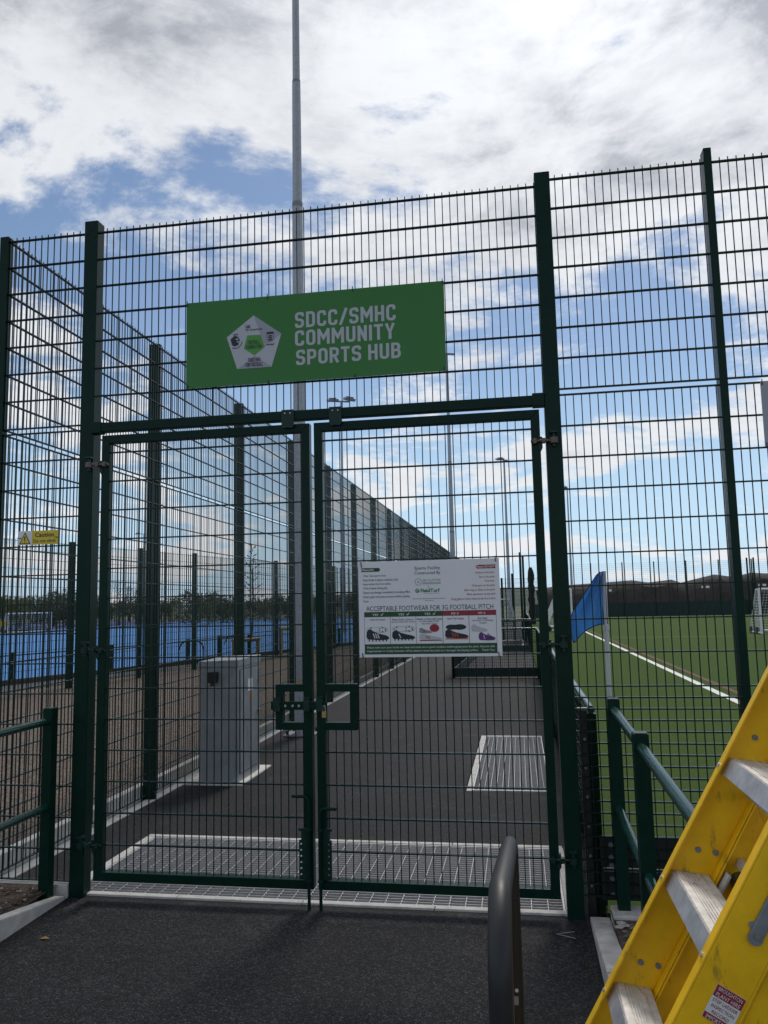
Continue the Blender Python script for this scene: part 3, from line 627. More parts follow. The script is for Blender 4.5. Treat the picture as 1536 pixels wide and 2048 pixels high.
# tall dark fence end and bundled net further along
te = thing('ball_stop_fence', 'tall dark fence posts standing by the goal enclosure further down the path', 'fence', (2.9, 33, 0))
for x, h in ((2.05, 2.95), (2.55, 3.15), (2.95, 4.15), (3.08, 3.95), (3.9, 3.0)): MB().box(x-.05, x+.05, 32.95, 33.05, -.02, h).build('fence_post', 'green', te, bevel=.004)
wire_mesh(MB(), 2.05, 3.9, rails_between(2.9, 14), .1, 2.9, 2.1, y=33.0, twin=False).build('mesh_panel', 'green_wire', te)
nb = MB(); pts = []
for k in range(15): pts.append((3.42+.012*math.sin(k*1.7), 32.8, .75+k*.19))
nb.tube(pts, [.15+.02*math.sin(k*2.3+.4) for k in range(14)]+[.07], 9); tag(nb.build('bundled_net', 'net_dark', smooth=True), 'dark bundled net tied upright to the tall fence posts', 'net')
bpy.data.objects['bundled_net'].location.z = 0

# ------------------------------------------------------------------ handrails
def handrail(label, x, ys, tops, rails, base):
    root = thing('handrail', label, 'handrail', (x, ys[0], base), 'handrails either side of the approach')
    for y, t in zip(ys, tops): 
        p = MB().box(x-.034, x+.034, y-.034, y+.034, base-.1, t).build('post', 'green', root, bevel=.003)
        MB().box(x-.030, x+.030, y-.030, y+.030, t+.0005, t+.004).build('cap', 'green_fade', p)
    for (y0, z0), (y1, z1) in rails:
        MB().tube([(x, y0, z0), (x, (y0+y1)/2, (z0+z1)/2), (x, y1, z1)], .0242, 18).build('rail', 'green_rail', root, smooth=True)
handrail('dark green two rail handrail post standing in the bed left of the gateway', -0.265, (-0.10, -1.9, -3.7), (1.217, 1.217, 1.217), (((-0.10, 1.138), (-4.6, 1.138)), ((-0.10, .594), (-4.6, .594))), 0.05)
handrail('dark green two rail handrail running down behind the yellow stepladder', 3.315, (-0.088, -1.12, -2.9), (1.272, 1.243, 1.19), (((-0.088, 1.212), (-4.2, 1.10)), ((-0.088, .655), (-4.2, .52))), 0.10)

# ------------------------------------------------------------------ signs
def rect(b, x0, x1, z0, z1, y, t=0.0006): return b.box(x0, x1, y, y+t, z0, z1)
def ties(root, pts, y):
    for x, z, dx, dz in pts: MB().bar((x, y, z-.018+0), (x+dx, y, z+.018), .005, .004, up=(0, 1, 0)).build('cable_tie', 'black', root)
SX, SZ, SY = 0.6195, 3.335, -0.012
s1 = thing('sports_hub_sign', 'long green name board with pale lettering and pentagon badge above the gates', 'sign', (SX+.89, SY, SZ))
MB().box(SX, SX+1.777, SY, SY+.003, SZ, SZ+.605).build('board', 'sign_green', s1, bevel=.0008)
yt = SY-.0008
for body, (x0, x1, z0, z1) in (('SDCC/SMHC', (.772, 1.455, .365, .474)), ('COMMUNITY', (.771, 1.447, .240, .347)), ('SPORTS HUB', (.777, 1.483, .108, .213))):
    stroke_text(body, SX+x0, SX+x1, SZ+z0, SZ+z1, yt, 'sign_grey', s1)
pent = [(.483, .478), (.676, .336), (.607, .111), (.366, .111), (.291, .338)]; inn = [(.438, .341), (.531, .338), (.559, .251), (.488, .198), (.413, .250)]
def P2(p): return [(SX+a, SZ+c) for a, c in p]
bd = MB().prism(P2(pent)[::-1], SY-.0012, SY-.0002).build('badge', 'sign_grey', s1)
for k in (0, 2):     # facets of the pentagon, alternately greyer as printed
    pass
MB().prism(P2([(.366, .111), (.607, .111), (.488, .198)]), SY-.0018, SY-.0013).build('badge_facet', 'sign_grey2', bd)
MB().prism(P2([(.676, .336), (.483, .478), (.531, .338), (.559, .251)][::-1]), SY-.0018, SY-.0013).build('badge_facet', 'sign_grey2', bd)
MB().prism(P2(inn)[::-1], SY-.0024, SY-.0019).build('badge_centre', 'sign_bright', bd)
yb = SY-.0030
stroke_text('FOOTBALL', SX+.442, SX+.527, SZ+.277, SZ+.304, yb, 'ink', bd, t=.155); stroke_text('FOUNDATION', SX+.430, SX+.538, SZ+.245, SZ+.272, yb, 'ink', bd, t=.155)
stroke_text('TOGETHER', SX+.442, SX+.529, SZ+.155, SZ+.181, yb, 'ink', bd, t=.155); stroke_text('FOR FOOTBALL', SX+.426, SX+.546, SZ+.122, SZ+.149, yb, 'ink', bd, t=.155)
text('UK Government', SX+.429, SX+.544, SZ+.372, SZ+.388, yb, 'ink', bd, bold=.006)
e = MB(); rect(e, SX+.423, SX+.4245, SZ+.376, SZ+.420, yb)
for k in range(3): e.prism([(SX+.432+k*.009, SZ+.395), (SX+.439+k*.009, SZ+.395), (SX+.4375+k*.009, SZ+.414), (SX+.4345+k*.009, SZ+.414)], yb, yb+.0005)
rect(e, SX+.430, SX+.459, SZ+.393, SZ+.396, yb); e.build('crest', 'ink', bd)
li = MB(); cx_, cz_ = SX+.352, SZ+.308      # lion head with crown
li.prism([(cx_+.030*math.cos(t)*(1+.12*math.sin(5*t)), cz_+.036*math.sin(t)*(1+.08*math.cos(7*t))) for t in [2*math.pi*k/28 for k in range(28)]], yb, yb+.0005)
for k in range(3): li.prism([(cx_-.012+k*.011, cz_+.040), (cx_-.003+k*.011, cz_+.040), (cx_-.0075+k*.012, cz_+.056)], yb, yb+.0005)
for k in range(7):
    t = -2.0+k*.28; li.prism([(cx_+.052*math.cos(t), cz_-.002+.052*math.sin(t)), (cx_+.052*math.cos(t+.2), cz_-.002+.052*math.sin(t+.2)), (cx_+.046*math.cos(t+.2), cz_-.002+.046*math.sin(t+.2)), (cx_+.046*math.cos(t), cz_-.002+.046*math.sin(t))], yb, yb+.0005)
li.build('lion_emblem', 'ink', bd)
lf = MB()
lf.prism([(cx_+.002, cz_+.014), (cx_+.020, cz_+.018), (cx_+.024, cz_+.008), (cx_+.008, cz_+.006)], yb-.0006, yb-.0001); lf.prism([(cx_+.012, cz_-.002), (cx_+.026, cz_-.001), (cx_+.022, cz_-.014), (cx_+.014, cz_-.010)], yb-.0006, yb-.0001)
lf.build('lion_face', 'sign_grey', bd)
sh = MB(); rect(sh, SX+.574, SX+.624, SZ+.338, SZ+.353, yb)
sx0, sx1, sz0, sz1 = SX+.576, SX+.622, SZ+.286, SZ+.334
for a in ((sx0, sx0+.002, sz0+.008, sz1), (sx1-.002, sx1, sz0+.008, sz1)): rect(sh, *a, yb)
sh.prism([(sx0, sz0+.008), ((sx0+sx1)/2, sz0), (sx1, sz0+.008), ((sx0+sx1)/2, sz0+.004)], yb, yb+.0005)
for k in range(3): sh.prism([(sx0+.007, sz1-.010-k*.013), (sx0+.016, sz1-.004-k*.013), (sx1-.014, sz1-.005-k*.013), (sx1-.006, sz1-.011-k*.013), (sx1-.012, sz1-.014-k*.013), (sx0+.012, sz1-.013-k*.013)], yb, yb+.0005)
sh.build('shield_crest', 'ink', bd)
fm_ = MB(); rect(fm_, SX+.576, SX+.598, SZ+.262, SZ+.268, yb); fm_.prism([(SX+.602, SZ+.260), (SX+.623, SZ+.260), (SX+.624, SZ+.275), (SX+.619, SZ+.275), (SX+.618, SZ+.266), (SX+.609, SZ+.266), (SX+.608, SZ+.273), (SX+.602, SZ+.272)], yb, yb+.0005); fm_.build('crest_caption', 'ink', bd)
ties(s1, [(SX+.006, SZ+.600, 0, 0), (SX+.58, SZ+.602, 0, 0), (SX+1.17, SZ+.602, 0, 0), (SX+1.768, SZ+.600, 0, 0), (SX+.012, SZ+.008, 0, 0), (SX+.585, SZ+.002, 0, 0), (SX+1.175, SZ+.002, 0, 0), (SX+1.762, SZ+.010, 0, 0)], SY-.004)

QX, QZ, QY = 1.794, 1.520, -0.012
s2 = thing('footwear_notice', 'white rectangular footwear notice with boot pictures tied to the gate leaf', 'sign', (QX+.445, QY, QZ))
MB().box(QX, QX+.891, QY, QY+.003, QZ, QZ+.600).build('board', 'sign_white', s2, bevel=.0008)
y1_, y2_, y3_ = QY-.0008, QY-.0016, QY-.0024
def qt(body, x0, x1, z0, z1, m='ink', bold=0.0, y=None): text(body, QX+x0, QX+x1, QZ+z0, QZ+z1, y if y is not None else y1_, m, s2, bold=bold)
def fine(x0, x1, z0, z1, n):      # print too small to read: word-length marks only
    b = MB(); r3 = random.Random(int(x0*1e4)+n); ws = [r3.uniform(.6, 1.5) for _ in range(n)]; k = (x1-x0)/(sum(ws)+.25*(n-1)); x = x0
    for w_ in ws: rect(b, QX+x, QX+x+w_*k, QZ+z0, QZ+z1, y1_, .0004); x += (w_+.25)*k
    b.build('fine_print', 'ink_grey', s2)['kind'] = 'stuff'
def qr(name, m, x0, x1, z0, z1, y): rect(MB(), QX+x0, QX+x1, QZ+z0, QZ+z1, y).build(name, m, s2)
def qp(pts): return [(QX+a, QZ+c) for a, c in pts]
MB().prism(qp([(.019, .536), (.134, .536), (.143, .548), (.134, .560), (.019, .560), (.024, .548)]), QY-.0010, QY-.0002).build('banner', 'ink_green', s2)
MB().prism(qp([(.870, .538), (.864, .5495), (.870, .561), (.755, .561), (.746, .5495), (.755, .538)]), QY-.0010, QY-.0002).build('banner', 'ink_red', s2)
qt('Please DO', .028, .100, .542, .555, 'ink_white', .02, y2_); qt('Please DO NOT', .754, .860, .543, .556, 'ink_white', .02, y2_)
for body, x0, x1, z0, z1 in (('Wear clean sports shoes', .032, .179, .501, .517), ('Keep drinks in plastic containers only', .031, .254, .472, .492), ('Keep surface free from debris', .031, .208, .448, .465), ('Close all gates during play', .032, .187, .421, .440), ('Report any damage immediately to booking office', .032, .329, .393, .413), ('Ensure goals and posts are secure before playing', .031, .327, .366, .386), ('Enjoy', .032, .064, .341, .357)): qt(body, x0, x1, z0, z1, 'ink', .004)
for body, x0, x1, z0, z1 in (('Smoke on the pitch', .743, .859, .504, .520), ('Eat on the pitch', .766, .860, .477, .493), ('Drop litter', .799, .859, .452, .467), ('Chew gum on the pitch', .719, .859, .423, .441), ('Allow dogs or bikes on the pitch', .669, .860, .396, .414), ('Allow spectators on the pitch', .685, .861, .370, .388), ('Drag goals or heavy items across the surface', .589, .861, .342, .361)): qt(body, x0, x1, z0, z1, 'ink_red', .004)
qt('Sports Facility', .362, .524, .536, .561, 'ink', .002); qt('Constructed By', .361, .525, .506, .531, 'ink', .002)
qt('S&C SLATTER', .411, .525, .467, .481, 'ink_grey', .004); fine(.411, .525, .4565, .4605, 7); fine(.411, .525, .4495, .4535, 6); qt('&', .443, .453, .428, .439, 'ink_grey')
rg = MB(); cxx, czz = QX+.384, QZ+.465
for k in range(20):
    t, u = 2*math.pi*k/20, 2*math.pi*(k+1)/20
    rg.prism([(cxx+.018*math.cos(t), czz+.020*math.sin(t)), (cxx+.021*math.cos(t), czz+.023*math.sin(t)), (cxx+.021*math.cos(u), czz+.023*math.sin(u)), (cxx+.018*math.cos(u), czz+.020*math.sin(u))], y1_, y1_+.0005)
rg.build('ring_logo', 'ink_grey', s2); qt('&', .378, .391, .456, .474, 'ink_grey')
MB().prism([(QX+.377+.014*math.cos(2*math.pi*k/16), QZ+.410+.014*math.sin(2*math.pi*k/16)) for k in range(16)], QY-.0010, QY-.0002).build('turf_logo', 'ink_field', s2)
for k in range(2): MB().prism(qp([(.366, .404+k*.008), (.388, .410+k*.008), (.388, .413+k*.008), (.366, .407+k*.008)]), y2_, y2_+.0004).build('logo_stripe', 'sign_white', s2)
qt('FieldTurf', .398, .518, .398, .422, 'ink_field', .03); qt('A Tarkett Sports Company', .420, .518, .387, .394, 'ink_grey'); fine(.347, .553, .3575, .3615, 11); fine(.424, .478, .3455, .349, 3)
qt('ACCEPTABLE FOOTWEAR FOR 3G FOOTBALL PITCH', .048, .846, .288, .318, 'ink', .002)
qr('table_edge', 'ink', .034, .862, .018, .0815, QY-.0006); 
MB().box(QX+.034, QX+.862, QY-.0006, QY-.0001, QZ+.0815, QZ+.282).build('table_edge', 'ink', s2)
cols = [(.036, .199), (.2015, .362), (.3645, .529), (.532, .692), (.695, .860)]
for i, (a, c) in enumerate(cols):
    qr('picture_cell', 'sign_white', a, c, .081, .250, QY-.0012)
    qr('cell_header', 'ink_green' if i < 3 else 'ink_red', a, c, .2525, .2805, QY-.0012)
qr('footer_band', 'ink_green', .036, .8605, .020, .0785, QY-.0012)
for (x0, x1) in ((.087, .125), (.252, .290), (.417, .455)):
    qt('YES', x0, x1, .257, .271, 'ink_white', .01, y3_)
    MB().prism(qp([(x1+.014, .264), (x1+.018, .267), (x1+.021, .262), (x1+.031, .276), (x1+.033, .274), (x1+.022, .256)]), y3_, y3_+.0004).build('tick', 'ink_white', s2)
for x0, x1 in ((.586, .612), (.751, .777)):
    qt('NO', x0, x1, .258, .271, 'ink_white', .03, y3_); qt('x', x1+.007, x1+.020, .258, .269, 'ink_white', .03, y3_)
for body, x0, x1, z0, z1 in (('Studs (moulded)', .072, .166, .226, .240), ('Plastic Studs / Screw-in', .213, .350, .226, .239), ('(screw in less than 15mm)', .208, .356, .211, .223), ('Blades or Studs with metal', .372, .525, .227, .240), ('or metal tipped studs', .386, .508, .212, .225), ('(less than 15mm)', .400, .496, .197, .209), ('Astro Turf Trainers', .559, .662, .227, .240), ('Flat Soled', .749, .806, .227, .239), ('eg. Indoor or Running', .715, .839, .212, .225), ('Trainers', .756, .800, .199, .210)): qt(body, x0, x1, z0, z1, 'ink', .004, y3_)
qt('Please make sure your boots are clean and studs are in good condition before going onto the pitch. Anyone with', .050, .845, .051, .067, 'ink_white', .004, y3_)
qt('inappropriate or muddy footwear will be asked to leave the pitch as it damages the playing surface.    Thank You.', .050, .846, .029, .045, 'ink_white', .004, y3_)
def boot(x0, z0, w_, h_, m, m2, studs=True, stripes=3, y=None):
    y = y3_ if y is None else y
    pr = [(0, .34), (.02, .78), (.10, .96), (.20, 1.0), (.27, .86), (.40, .72), (.62, .56), (.86, .44), (.98, .30), (1.0, .14), (.90, .04), (.55, .02), (.30, .06), (.06, .08)]
    MB().prism([(QX+x0+a*w_, QZ+z0+c*h_) for a, c in pr][::-1], y, y+.0004).build('boot_picture', m, s2)
    st = MB()
    for k in range(stripes): st.prism([(QX+x0+(.36+k*.09)*w_, QZ+z0+.18*h_), (QX+x0+(.40+k*.09)*w_, QZ+z0+.18*h_), (QX+x0+(.32+k*.10)*w_, QZ+z0+.62*h_), (QX+x0+(.28+k*.10)*w_, QZ+z0+.62*h_)], y-.0006, y-.0002)
    if stripes: st.build('boot_stripe', m2, s2)
    if studs:
        sb_ = MB()
        for k in range(6): rect(sb_, QX+x0+(.10+k*.15)*w_, QX+x0+(.15+k*.15)*w_, QZ+z0-.10*h_, QZ+z0+.06*h_, y-.0003, .0003)
        sb_.build('boot_studs', m, s2)
def sole(x0, z0, w_, h_, m, dots=None, y=None):
    y = (y3_+.0005) if y is None else y
    MB().prism([(QX+x0+(.5+.5*math.cos(t))*w_, QZ+z0+(.5+.5*math.sin(t)*(1-.28*math.exp(-((math.cos(t)+.1)/.35)**2)))*h_) for t in [2*math.pi*k/24 for k in range(24)]], y, y+.0003).build('sole_picture', m, s2)
    if dots:
        d = MB()
        for a, c in ((.1, .5), (.2, .75), (.2, .25), (.62, .7), (.62, .3), (.75, .8), (.75, .2), (.88, .6), (.9, .35)): d.prism([(QX+x0+(a+.035*math.cos(t))*w_, QZ+z0+(c+.1*math.sin(t))*h_) for t in [1.05*k for k in range(6)]], y-.0004, y-.0001)
        d.build('sole_studs', dots, s2)
sole(.048, .150, .137, .042, 'ink_grey', 'ink'); sole(.050, .153, .133, .036, 'ink_white', 'ink', y=y3_+.0001); boot(.046, .105, .146, .070, 'ink', 'ink_white')
sole(.211, .152, .145, .044, 'ink_grey', 'ink'); sole(.213, .155, .141, .038, 'ink_white', 'ink', y=y3_+.0001); boot(.210, .108, .146, .058, 'ink', 'ink_white', True, 1)
MB().prism([(QX+.478+.030*math.cos(t), QZ+.176+.024*math.sin(t)) for t in [2*math.pi*k/20 for k in range(20)]], y3_, y3_+.0004).build('sole_picture', 'ink_red', s2)
boot(.382, .144, .080, .036, 'ink_grey', 'ink_red', False, 2); boot(.382, .104, .140, .040, 'sign_grey', 'ink_red', False, 2); rect(MB(), QX+.384, QX+.524, QZ+.098, QZ+.104, y3_-.0002).build('boot_studs', 'ink_red', s2)
sole(.548, .160, .128, .040, 'ink'); boot(.543, .110, .145, .058, 'ink', 'ink_orange', False, 3); rect(MB(), QX+.545, QX+.686, QZ+.106, QZ+.112, y3_-.0008).build('boot_sole', 'ink_orange', s2)
boot(.706, .148, .100, .048, 'sign_grey', 'ink_grey', False, 0); boot(.750, .095, .100, .052, 'ink_purple', 'ink_white', False, 1, y=y3_-.0012); boot(.800, .100, .053, .040, 'ink_grey', 'ink', False, 2, y=y3_-.0006)
for x, z, dx in ((.018, .582, .008), (.868, .597, .003), (.020, .010, .006), (.868, .008, .008)): MB().bar((QX+x, QY-.004, QZ+z+.018), (QX+x+dx*.6, QY-.004, QZ+z-.018), .005, .004, up=(0, 1, 0)).build('cable_tie', 'black', s2)

def caution(label, x0, z0, y, wd, ht, rot=0.0, loc=None, letters=True):
    r = thing('caution_sign', label, 'sign', (x0, y, z0))
    MB().box(x0, x0+wd, y, y+.002, z0, z0+ht).build('plate', 'sign_yellow', r)
    rect(MB(), x0, x0+wd*.34, z0, z0+ht, y-.0006).build('pictogram_field', 'sign_white', r)
    c = x0+wd*.17
    MB().prism([(c-ht*.46, z0+ht*.06), (c+ht*.46, z0+ht*.06), (c, z0+ht*.93)], y-.0014, y-.0007).build('triangle', 'ink', r)
    MB().prism([(c-ht*.36, z0+ht*.12), (c+ht*.36, z0+ht*.12), (c, z0+ht*.80)], y-.0022, y-.0015).build('triangle_field', 'sign_yellow', r)
    if letters:
        MB().prism([(c-ht*.035, z0+ht*.30), (c+ht*.035, z0+ht*.30), (c+ht*.05, z0+ht*.62), (c-ht*.05, z0+ht*.62)], y-.003, y-.0023).build('exclamation', 'ink', r)
        rect(MB(), c-ht*.035, c+ht*.035, z0+ht*.18, z0+ht*.25, y-.003).build('exclamation', 'ink', r)
        text('Caution', x0+wd*.42, x0+wd*.90, z0+ht*.54, z0+ht*.86, y-.0008, 'ink', r, bold=.02)
        text('Do not climb', x0+wd*.38, x0+wd*.94, z0+ht*.14, z0+ht*.38, y-.0008, 'ink', r, bold=.012)
        for xx in (x0+.008, x0+wd-.008): MB().bar((xx-.015, y-.003, z0+ht*.5), (xx+.015, y-.003, z0+ht*.5), .005, .004).build('cable_tie', 'black', r)
    return r
caution('small yellow and white caution plate tied to the short fence bay by the gate', -0.602, 2.308, -0.010, .300, .096)
c2 = caution('tiny yellow caution plate on the square post fence by the blue pitch', -8.02, 1.555, 10.05, .30, .10, letters=False)

bs = thing('back_board', 'plain grey sign board tied to the tall fence right of its post', 'sign', (4.9, -.008, 2.72))
MB().box(4.280, 5.18, -.012, -.009, 2.735, 3.135).build('board', 'sign_grey2', bs, bevel=.0008)
for x, z in ((4.290, 3.128), (5.168, 3.128), (4.290, 2.742), (5.168, 2.742)): MB().bar((x, -.014, z-.018), (x, -.014, z+.018), .005, .004, up=(0, 1, 0)).build('cable_tie', 'black', bs)

# ------------------------------------------------------------------ grey cabinet
cb = thing('feeder_cabinet', 'grey steel electrical cabinet with side door standing by the side fence', 'cabinet', (-0.40, 3.67, 0))
MB().box(-0.90, -0.12, 3.13, 4.14, -0.03, 0.016).build('plinth', 'concrete_new', cb, bevel=.004)
MB().box(-0.620, -0.190, 3.21, 3.93, 0.017, 1.215).build('body', 'cabinet', cb, bevel=.006)
MB().add([(-.632, 3.195, 1.217), (-.180, 3.195, 1.217), (-.180, 3.945, 1.217), (-.632, 3.945, 1.217), (-.632, 3.195, 1.275), (-.180, 3.195, 1.290), (-.180, 3.945, 1.300), (-.632, 3.945, 1.285)], [(0, 1, 2, 3), (7, 6, 5, 4), (0, 4, 5, 1), (1, 5, 6, 2), (2, 6, 7, 3), (3, 7, 4, 0)]).build('lid', 'cabinet', cb, bevel=.005)
MB().box(-0.1893, -0.1845, 3.262, 3.888, 0.092, 1.178).build('door_gap', 'black', cb)
dr = MB().box(-0.1885, -0.180, 3.27, 3.88, 0.10, 1.17).build('door', 'cabinet', cb, bevel=.003)
MB().box(-0.1795, -0.150, 3.81, 3.84, 0.66, 0.70).build('handle', 'steel', dr, bevel=.004)
for zz in (1.02, .30): MB().tube([(-.180, 3.83, zz), (-.168, 3.83, zz)], .012, 10).build('lock', 'steel', dr)
MB().box(-0.1796, -0.1780, 3.50, 3.65, 0.93, 1.06).build('notice', 'sign_white', dr); MB().box(-0.1796, -0.1780, 3.56, 3.63, 0.845, 0.925).build('hazard_label', 'label_orange', dr)
MB().box(-0.505, -0.405, 3.145, 3.208, 1.055, 1.165).build('socket_box', 'black', cb, bevel=.006); MB().tube([(-.462, 3.165, 1.055), (-.462, 3.165, 1.02)], .018, 10).build('gland', 'black', cb)

# ------------------------------------------------------------------ floodlight columns
def column(name, label, x, y, segs, r, heads=None, plate=True, sides=8, group=None, aim=0.0):
    root = thing(name, label, 'floodlight', (x, y, 0), group)
    z = 0.02
    for i, (z1, ra, rb) in enumerate(segs):
        MB().tube([(x, y, z), (x, y, z1)], [ra, rb], sides).build('shaft', 'galv', root)
        if i: MB().tube([(x, y, z-.03), (x, y, z+.05)], ra*1.10, sides).build('collar', 'galv_dark', root)
        z = z1
    if plate:
        MB().box(x-.22, x+.22, y-.22, y+.22, 0.004, 0.028).build('base_plate', 'galv_dark', root, bevel=.004)
        for dx in (-.17, .17):
            for dy in (-.17, .17): MB().tube([(x+dx, y+dy, .028), (x+dx, y+dy, .085)], .018, 6).build('anchor_bolt', 'black', root)
    if heads:
        arm = MB().bar((x-heads*.7, y, z+.05), (x+heads*.7, y, z-.05), .09, .09).build('cross_arm', 'galv_dark', root)
        for k, sx in enumerate((-1, 1)[:max(1, int(round(heads*2)))]):
            cxh = x+sx*heads*.75
            ca, sa = math.cos(aim), math.sin(aim)
            h = MB(); o = Vector((cxh, y, z+.12)); ax = Vector((ca, sa, -.12*sx)); ay = Vector((-sa, ca, .25)); az = ax.cross(ay)
            h.frame(o, ax, ay, az, -.34, .34, -.28, .28, -.10, .07); h.frame(o, ax, ay, az, -.22, .22, -.2, .2, .07, .16)
            h.build('lamp_head', 'galv_dark', root, bevel=.03)
            MB().bar((cxh, y, z), (cxh, y, z+.1), .05, .05).build('stirrup', 'galv_dark', root)
    return root
fm = column('floodlight_column', 'thick jointed galvanised column on a base plate just behind the gates', -0.36, 6.32, [(8.05, .108, .083), (10.1, .077, .068), (15.0, .060, .048)], 0)
MB().box(-.40, -.345, 6.203, 6.209, .68, .78).build('hazard_label', 'label_orange', fm)
MB().box(-.43, -.29, 6.200, 6.208, .80, 1.22).build('access_door', 'galv', fm)
G_ = 'floodlight masts further off'
column('floodlight_mast', 'slim floodlight mast with paired lamp heads seen just under the green name board', -8.07, 43.93, [(8, .13, .10), (15, .09, .06)], 0, 0.75, group=G_, aim=.5)
column('floodlight_mast', 'slim jointed mast rising behind the right end of the green name board', -0.48, 36.0, [(5.5, .15, .13), (9.2, .12, .10), (15.1, .095, .07)], 0, 0.62, group=G_, aim=.3)
column('floodlight_mast', 'slim mast with one small lamp head seen through the right gate leaf by its stile', 2.01, 68.0, [(8, .16, .13), (14.9, .11, .08)], 0, 0.5, group=G_, aim=.4)
column('floodlight_mast', 'faint thin mast beyond the far pitch fence right of the gateway', 8.99, 89.0, [(8, .15, .11), (14.9, .10, .07)], 0, 0.4, group=G_)
column('floodlight_mast', 'distant mast with a level row of lamps beyond the blue pitch', -62.0, 124.5, [(8, .22, .18), (15, .17, .12)], 0, 1.6, group=G_)

# ------------------------------------------------------------------ corner flag
cf = thing('corner_flag', 'blue corner flag on a white pole standing on the turf behind the fence', 'flag', (3.42, 1.0, 0.012))
MB().tube([(3.404, 1.0, 0.012), (3.409, 1.0, 1.0), (3.416, 1.0, 2.055)], .0165, 14).build('pole', 'white_paint', cf, smooth=True)
MB().tube([(3.413, 1.0, 1.630), (3.413, 1.0, 1.665)], .021, 14).build('collar', 'white_paint', cf, smooth=True)
def fpx(a, c):   # crop coordinates of the photograph's flag outline -> plane y = 1
    px, py = 1130+a/7.68, 1100+c/7.68
    d = F + RR*((px-768)/FPX) - UU*((py-1024)/FPX); P = CAM_POS+d*((1.0-CAM_POS.y)/d.y); return P.x, P.z
lft = [(0, 545, 335), (.12, 485, 385), (.30, 395, 525), (.5, 262, 730), (.68, 145, 910), (.78, 90, 1010), (.88, 92, 1170), (.95, 100, 1340), (1, 135, 1425)]
def lat(v):
    for (v0, a0, c0), (v1, a1, c1) in zip(lft[:-1], lft[1:]):
        if v <= v1: t = (v-v0)/(v1-v0); return a0+(a1-a0)*t, c0+(c1-c0)*t
    return lft[-1][1:]
NU, NV_ = 16, 24
fg = MB(); vs = []
for j in range(NV_+1):
    v = j/NV_; la, lc = lat(v); ra, rc = 605+50*v, 325+812*v
    for i in range(NU+1):
        u = i/NU        # 0 at the pole
        a = ra+(la-ra)*u; c = rc+(lc-rc)*u
        c -= 90*max(0, (v-.8)/.2)*math.sin(math.pi*min(1, u*1.05))*(1 if v > .8 else 0)
        x, z = fpx(a, c); y = 1.0-.018+.052*math.sin(u*8.5+1.6*v)*min(1, u*3)*(1-.3*v)+.035*u*v
        vs.append((x, y, z))
W_ = NU+1
fg.add(vs, [(j*W_+i, j*W_+i+1, (j+1)*W_+i+1, (j+1)*W_+i) for j in range(NV_) for i in range(2, NU)])
cl_ = fg.build('cloth', 'flag_blue', cf, smooth=True)
fh = MB(); fh.add(vs, [(j*W_+i, j*W_+i+1, (j+1)*W_+i+1, (j+1)*W_+i) for j in range(NV_) for i in range(0, 2)]); fh.build('hem', 'flag_navy', cf)
fe = MB(); fe.tube([vs[j*W_+NU] for j in range(NV_+1)]+[vs[NV_*W_+NU-i] for i in range(NU)], .0035, 5); fe.build('piping', 'flag_navy', cl_)

# ------------------------------------------------------------------ goals
def goal(label, O, ax, ay, wd, h, dep, cell=0.14, wheels=True, group='goals', top=0.5, pm='white_paint', nm_='net_white'):
    O = Vector(O); ax = Vector(ax); ay = Vector(ay); Z = Vector((0, 0, 1))
    r = thing('football_goal', label, 'goal', O+ax*(wd/2), group)
    for k in (0, wd): MB().tube([O+ax*k, O+ax*k+Z*h], .055, 10).build('post', pm, r, smooth=True)
    MB().tube([O+Z*h, O+ax*wd+Z*h], .055, 10).build('crossbar', pm, r, smooth=True)
    for k in (0, wd):
        q_ = O+ax*k; MB().tube([q_+Z*h, q_+ay*top+Z*h, q_+ay*dep+Z*.22], .025, 8).build('stay', pm, r); MB().tube([q_+Z*.06, q_+ay*dep+Z*.06], .045, 8).build('base_bar', pm, r)
        if wheels:
            for t in (.35, .9): MB().tube([q_+ay*dep*t+Z*.17-ax*.06, q_+ay*dep*t+Z*.17+ax*.06], .17, 14).build('wheel', 'black', r, smooth=True)
    MB().tube([O+ay*dep+Z*.10, O+ax*wd+ay*dep+Z*.10], .045, 8).build('back_bar', pm, r)
    b = MB(); t_ = .012
    n = int(wd/cell)
    for i in range(n+1):
        q_ = O+ax*(wd*i/n); b.bar(q_+Z*h, q_+ay*top+Z*h, t_, t_, caps=False); b.bar(q_+ay*top+Z*h, q_+ay*dep+Z*.12, t_, t_, caps=False)
    m = int(h/cell)
    for j in range(m+1):
        f = j/m; q_ = ay*(top+(dep-top)*f)+Z*(h+(.12-h)*f); b.bar(O+q_, O+ax*wd+q_, t_, t_, caps=False)
        for k in (0, wd): b.bar(O+ax*k+Z*(h*(1-f)+.06*f), O+ax*k+q_, t_, t_, caps=False)
    for k in (0, wd):
        for i in range(1, 9):
            f = i/9; b.bar(O+ax*k+ay*(dep*f)+Z*.06, O+ax*k+ay*(dep*f)+Z*(h if dep*f < top else h+(.12-h)*(dep*f-top)/(dep-top)), t_, t_, caps=False)
    b.build('net', nm_, r)
    return r
goal('white goal on wheels facing the gates, right of the fence post beyond the turf line', (14.27, 35.7, .02), (1, 0, 0), (0, 1, 0), 4.9, 2.15, 1.9)
goal('white goal standing side on at the pitch edge behind the blue flag', (5.85, 42.5, .02), (0, 1, 0), (-1, 0, 0), 7.3, 2.44, 1.5)
gA = Vector((-37.6, 52.6, .09)); gB = Vector((-35.5, 55.4, .09)); gu = (gB-gA).normalized()
goal('small white hockey goal at the far side of the blue pitch', gA, gu, Vector((-gu.y, gu.x, 0)), 3.5, 1.6, 1.0, .2, True)
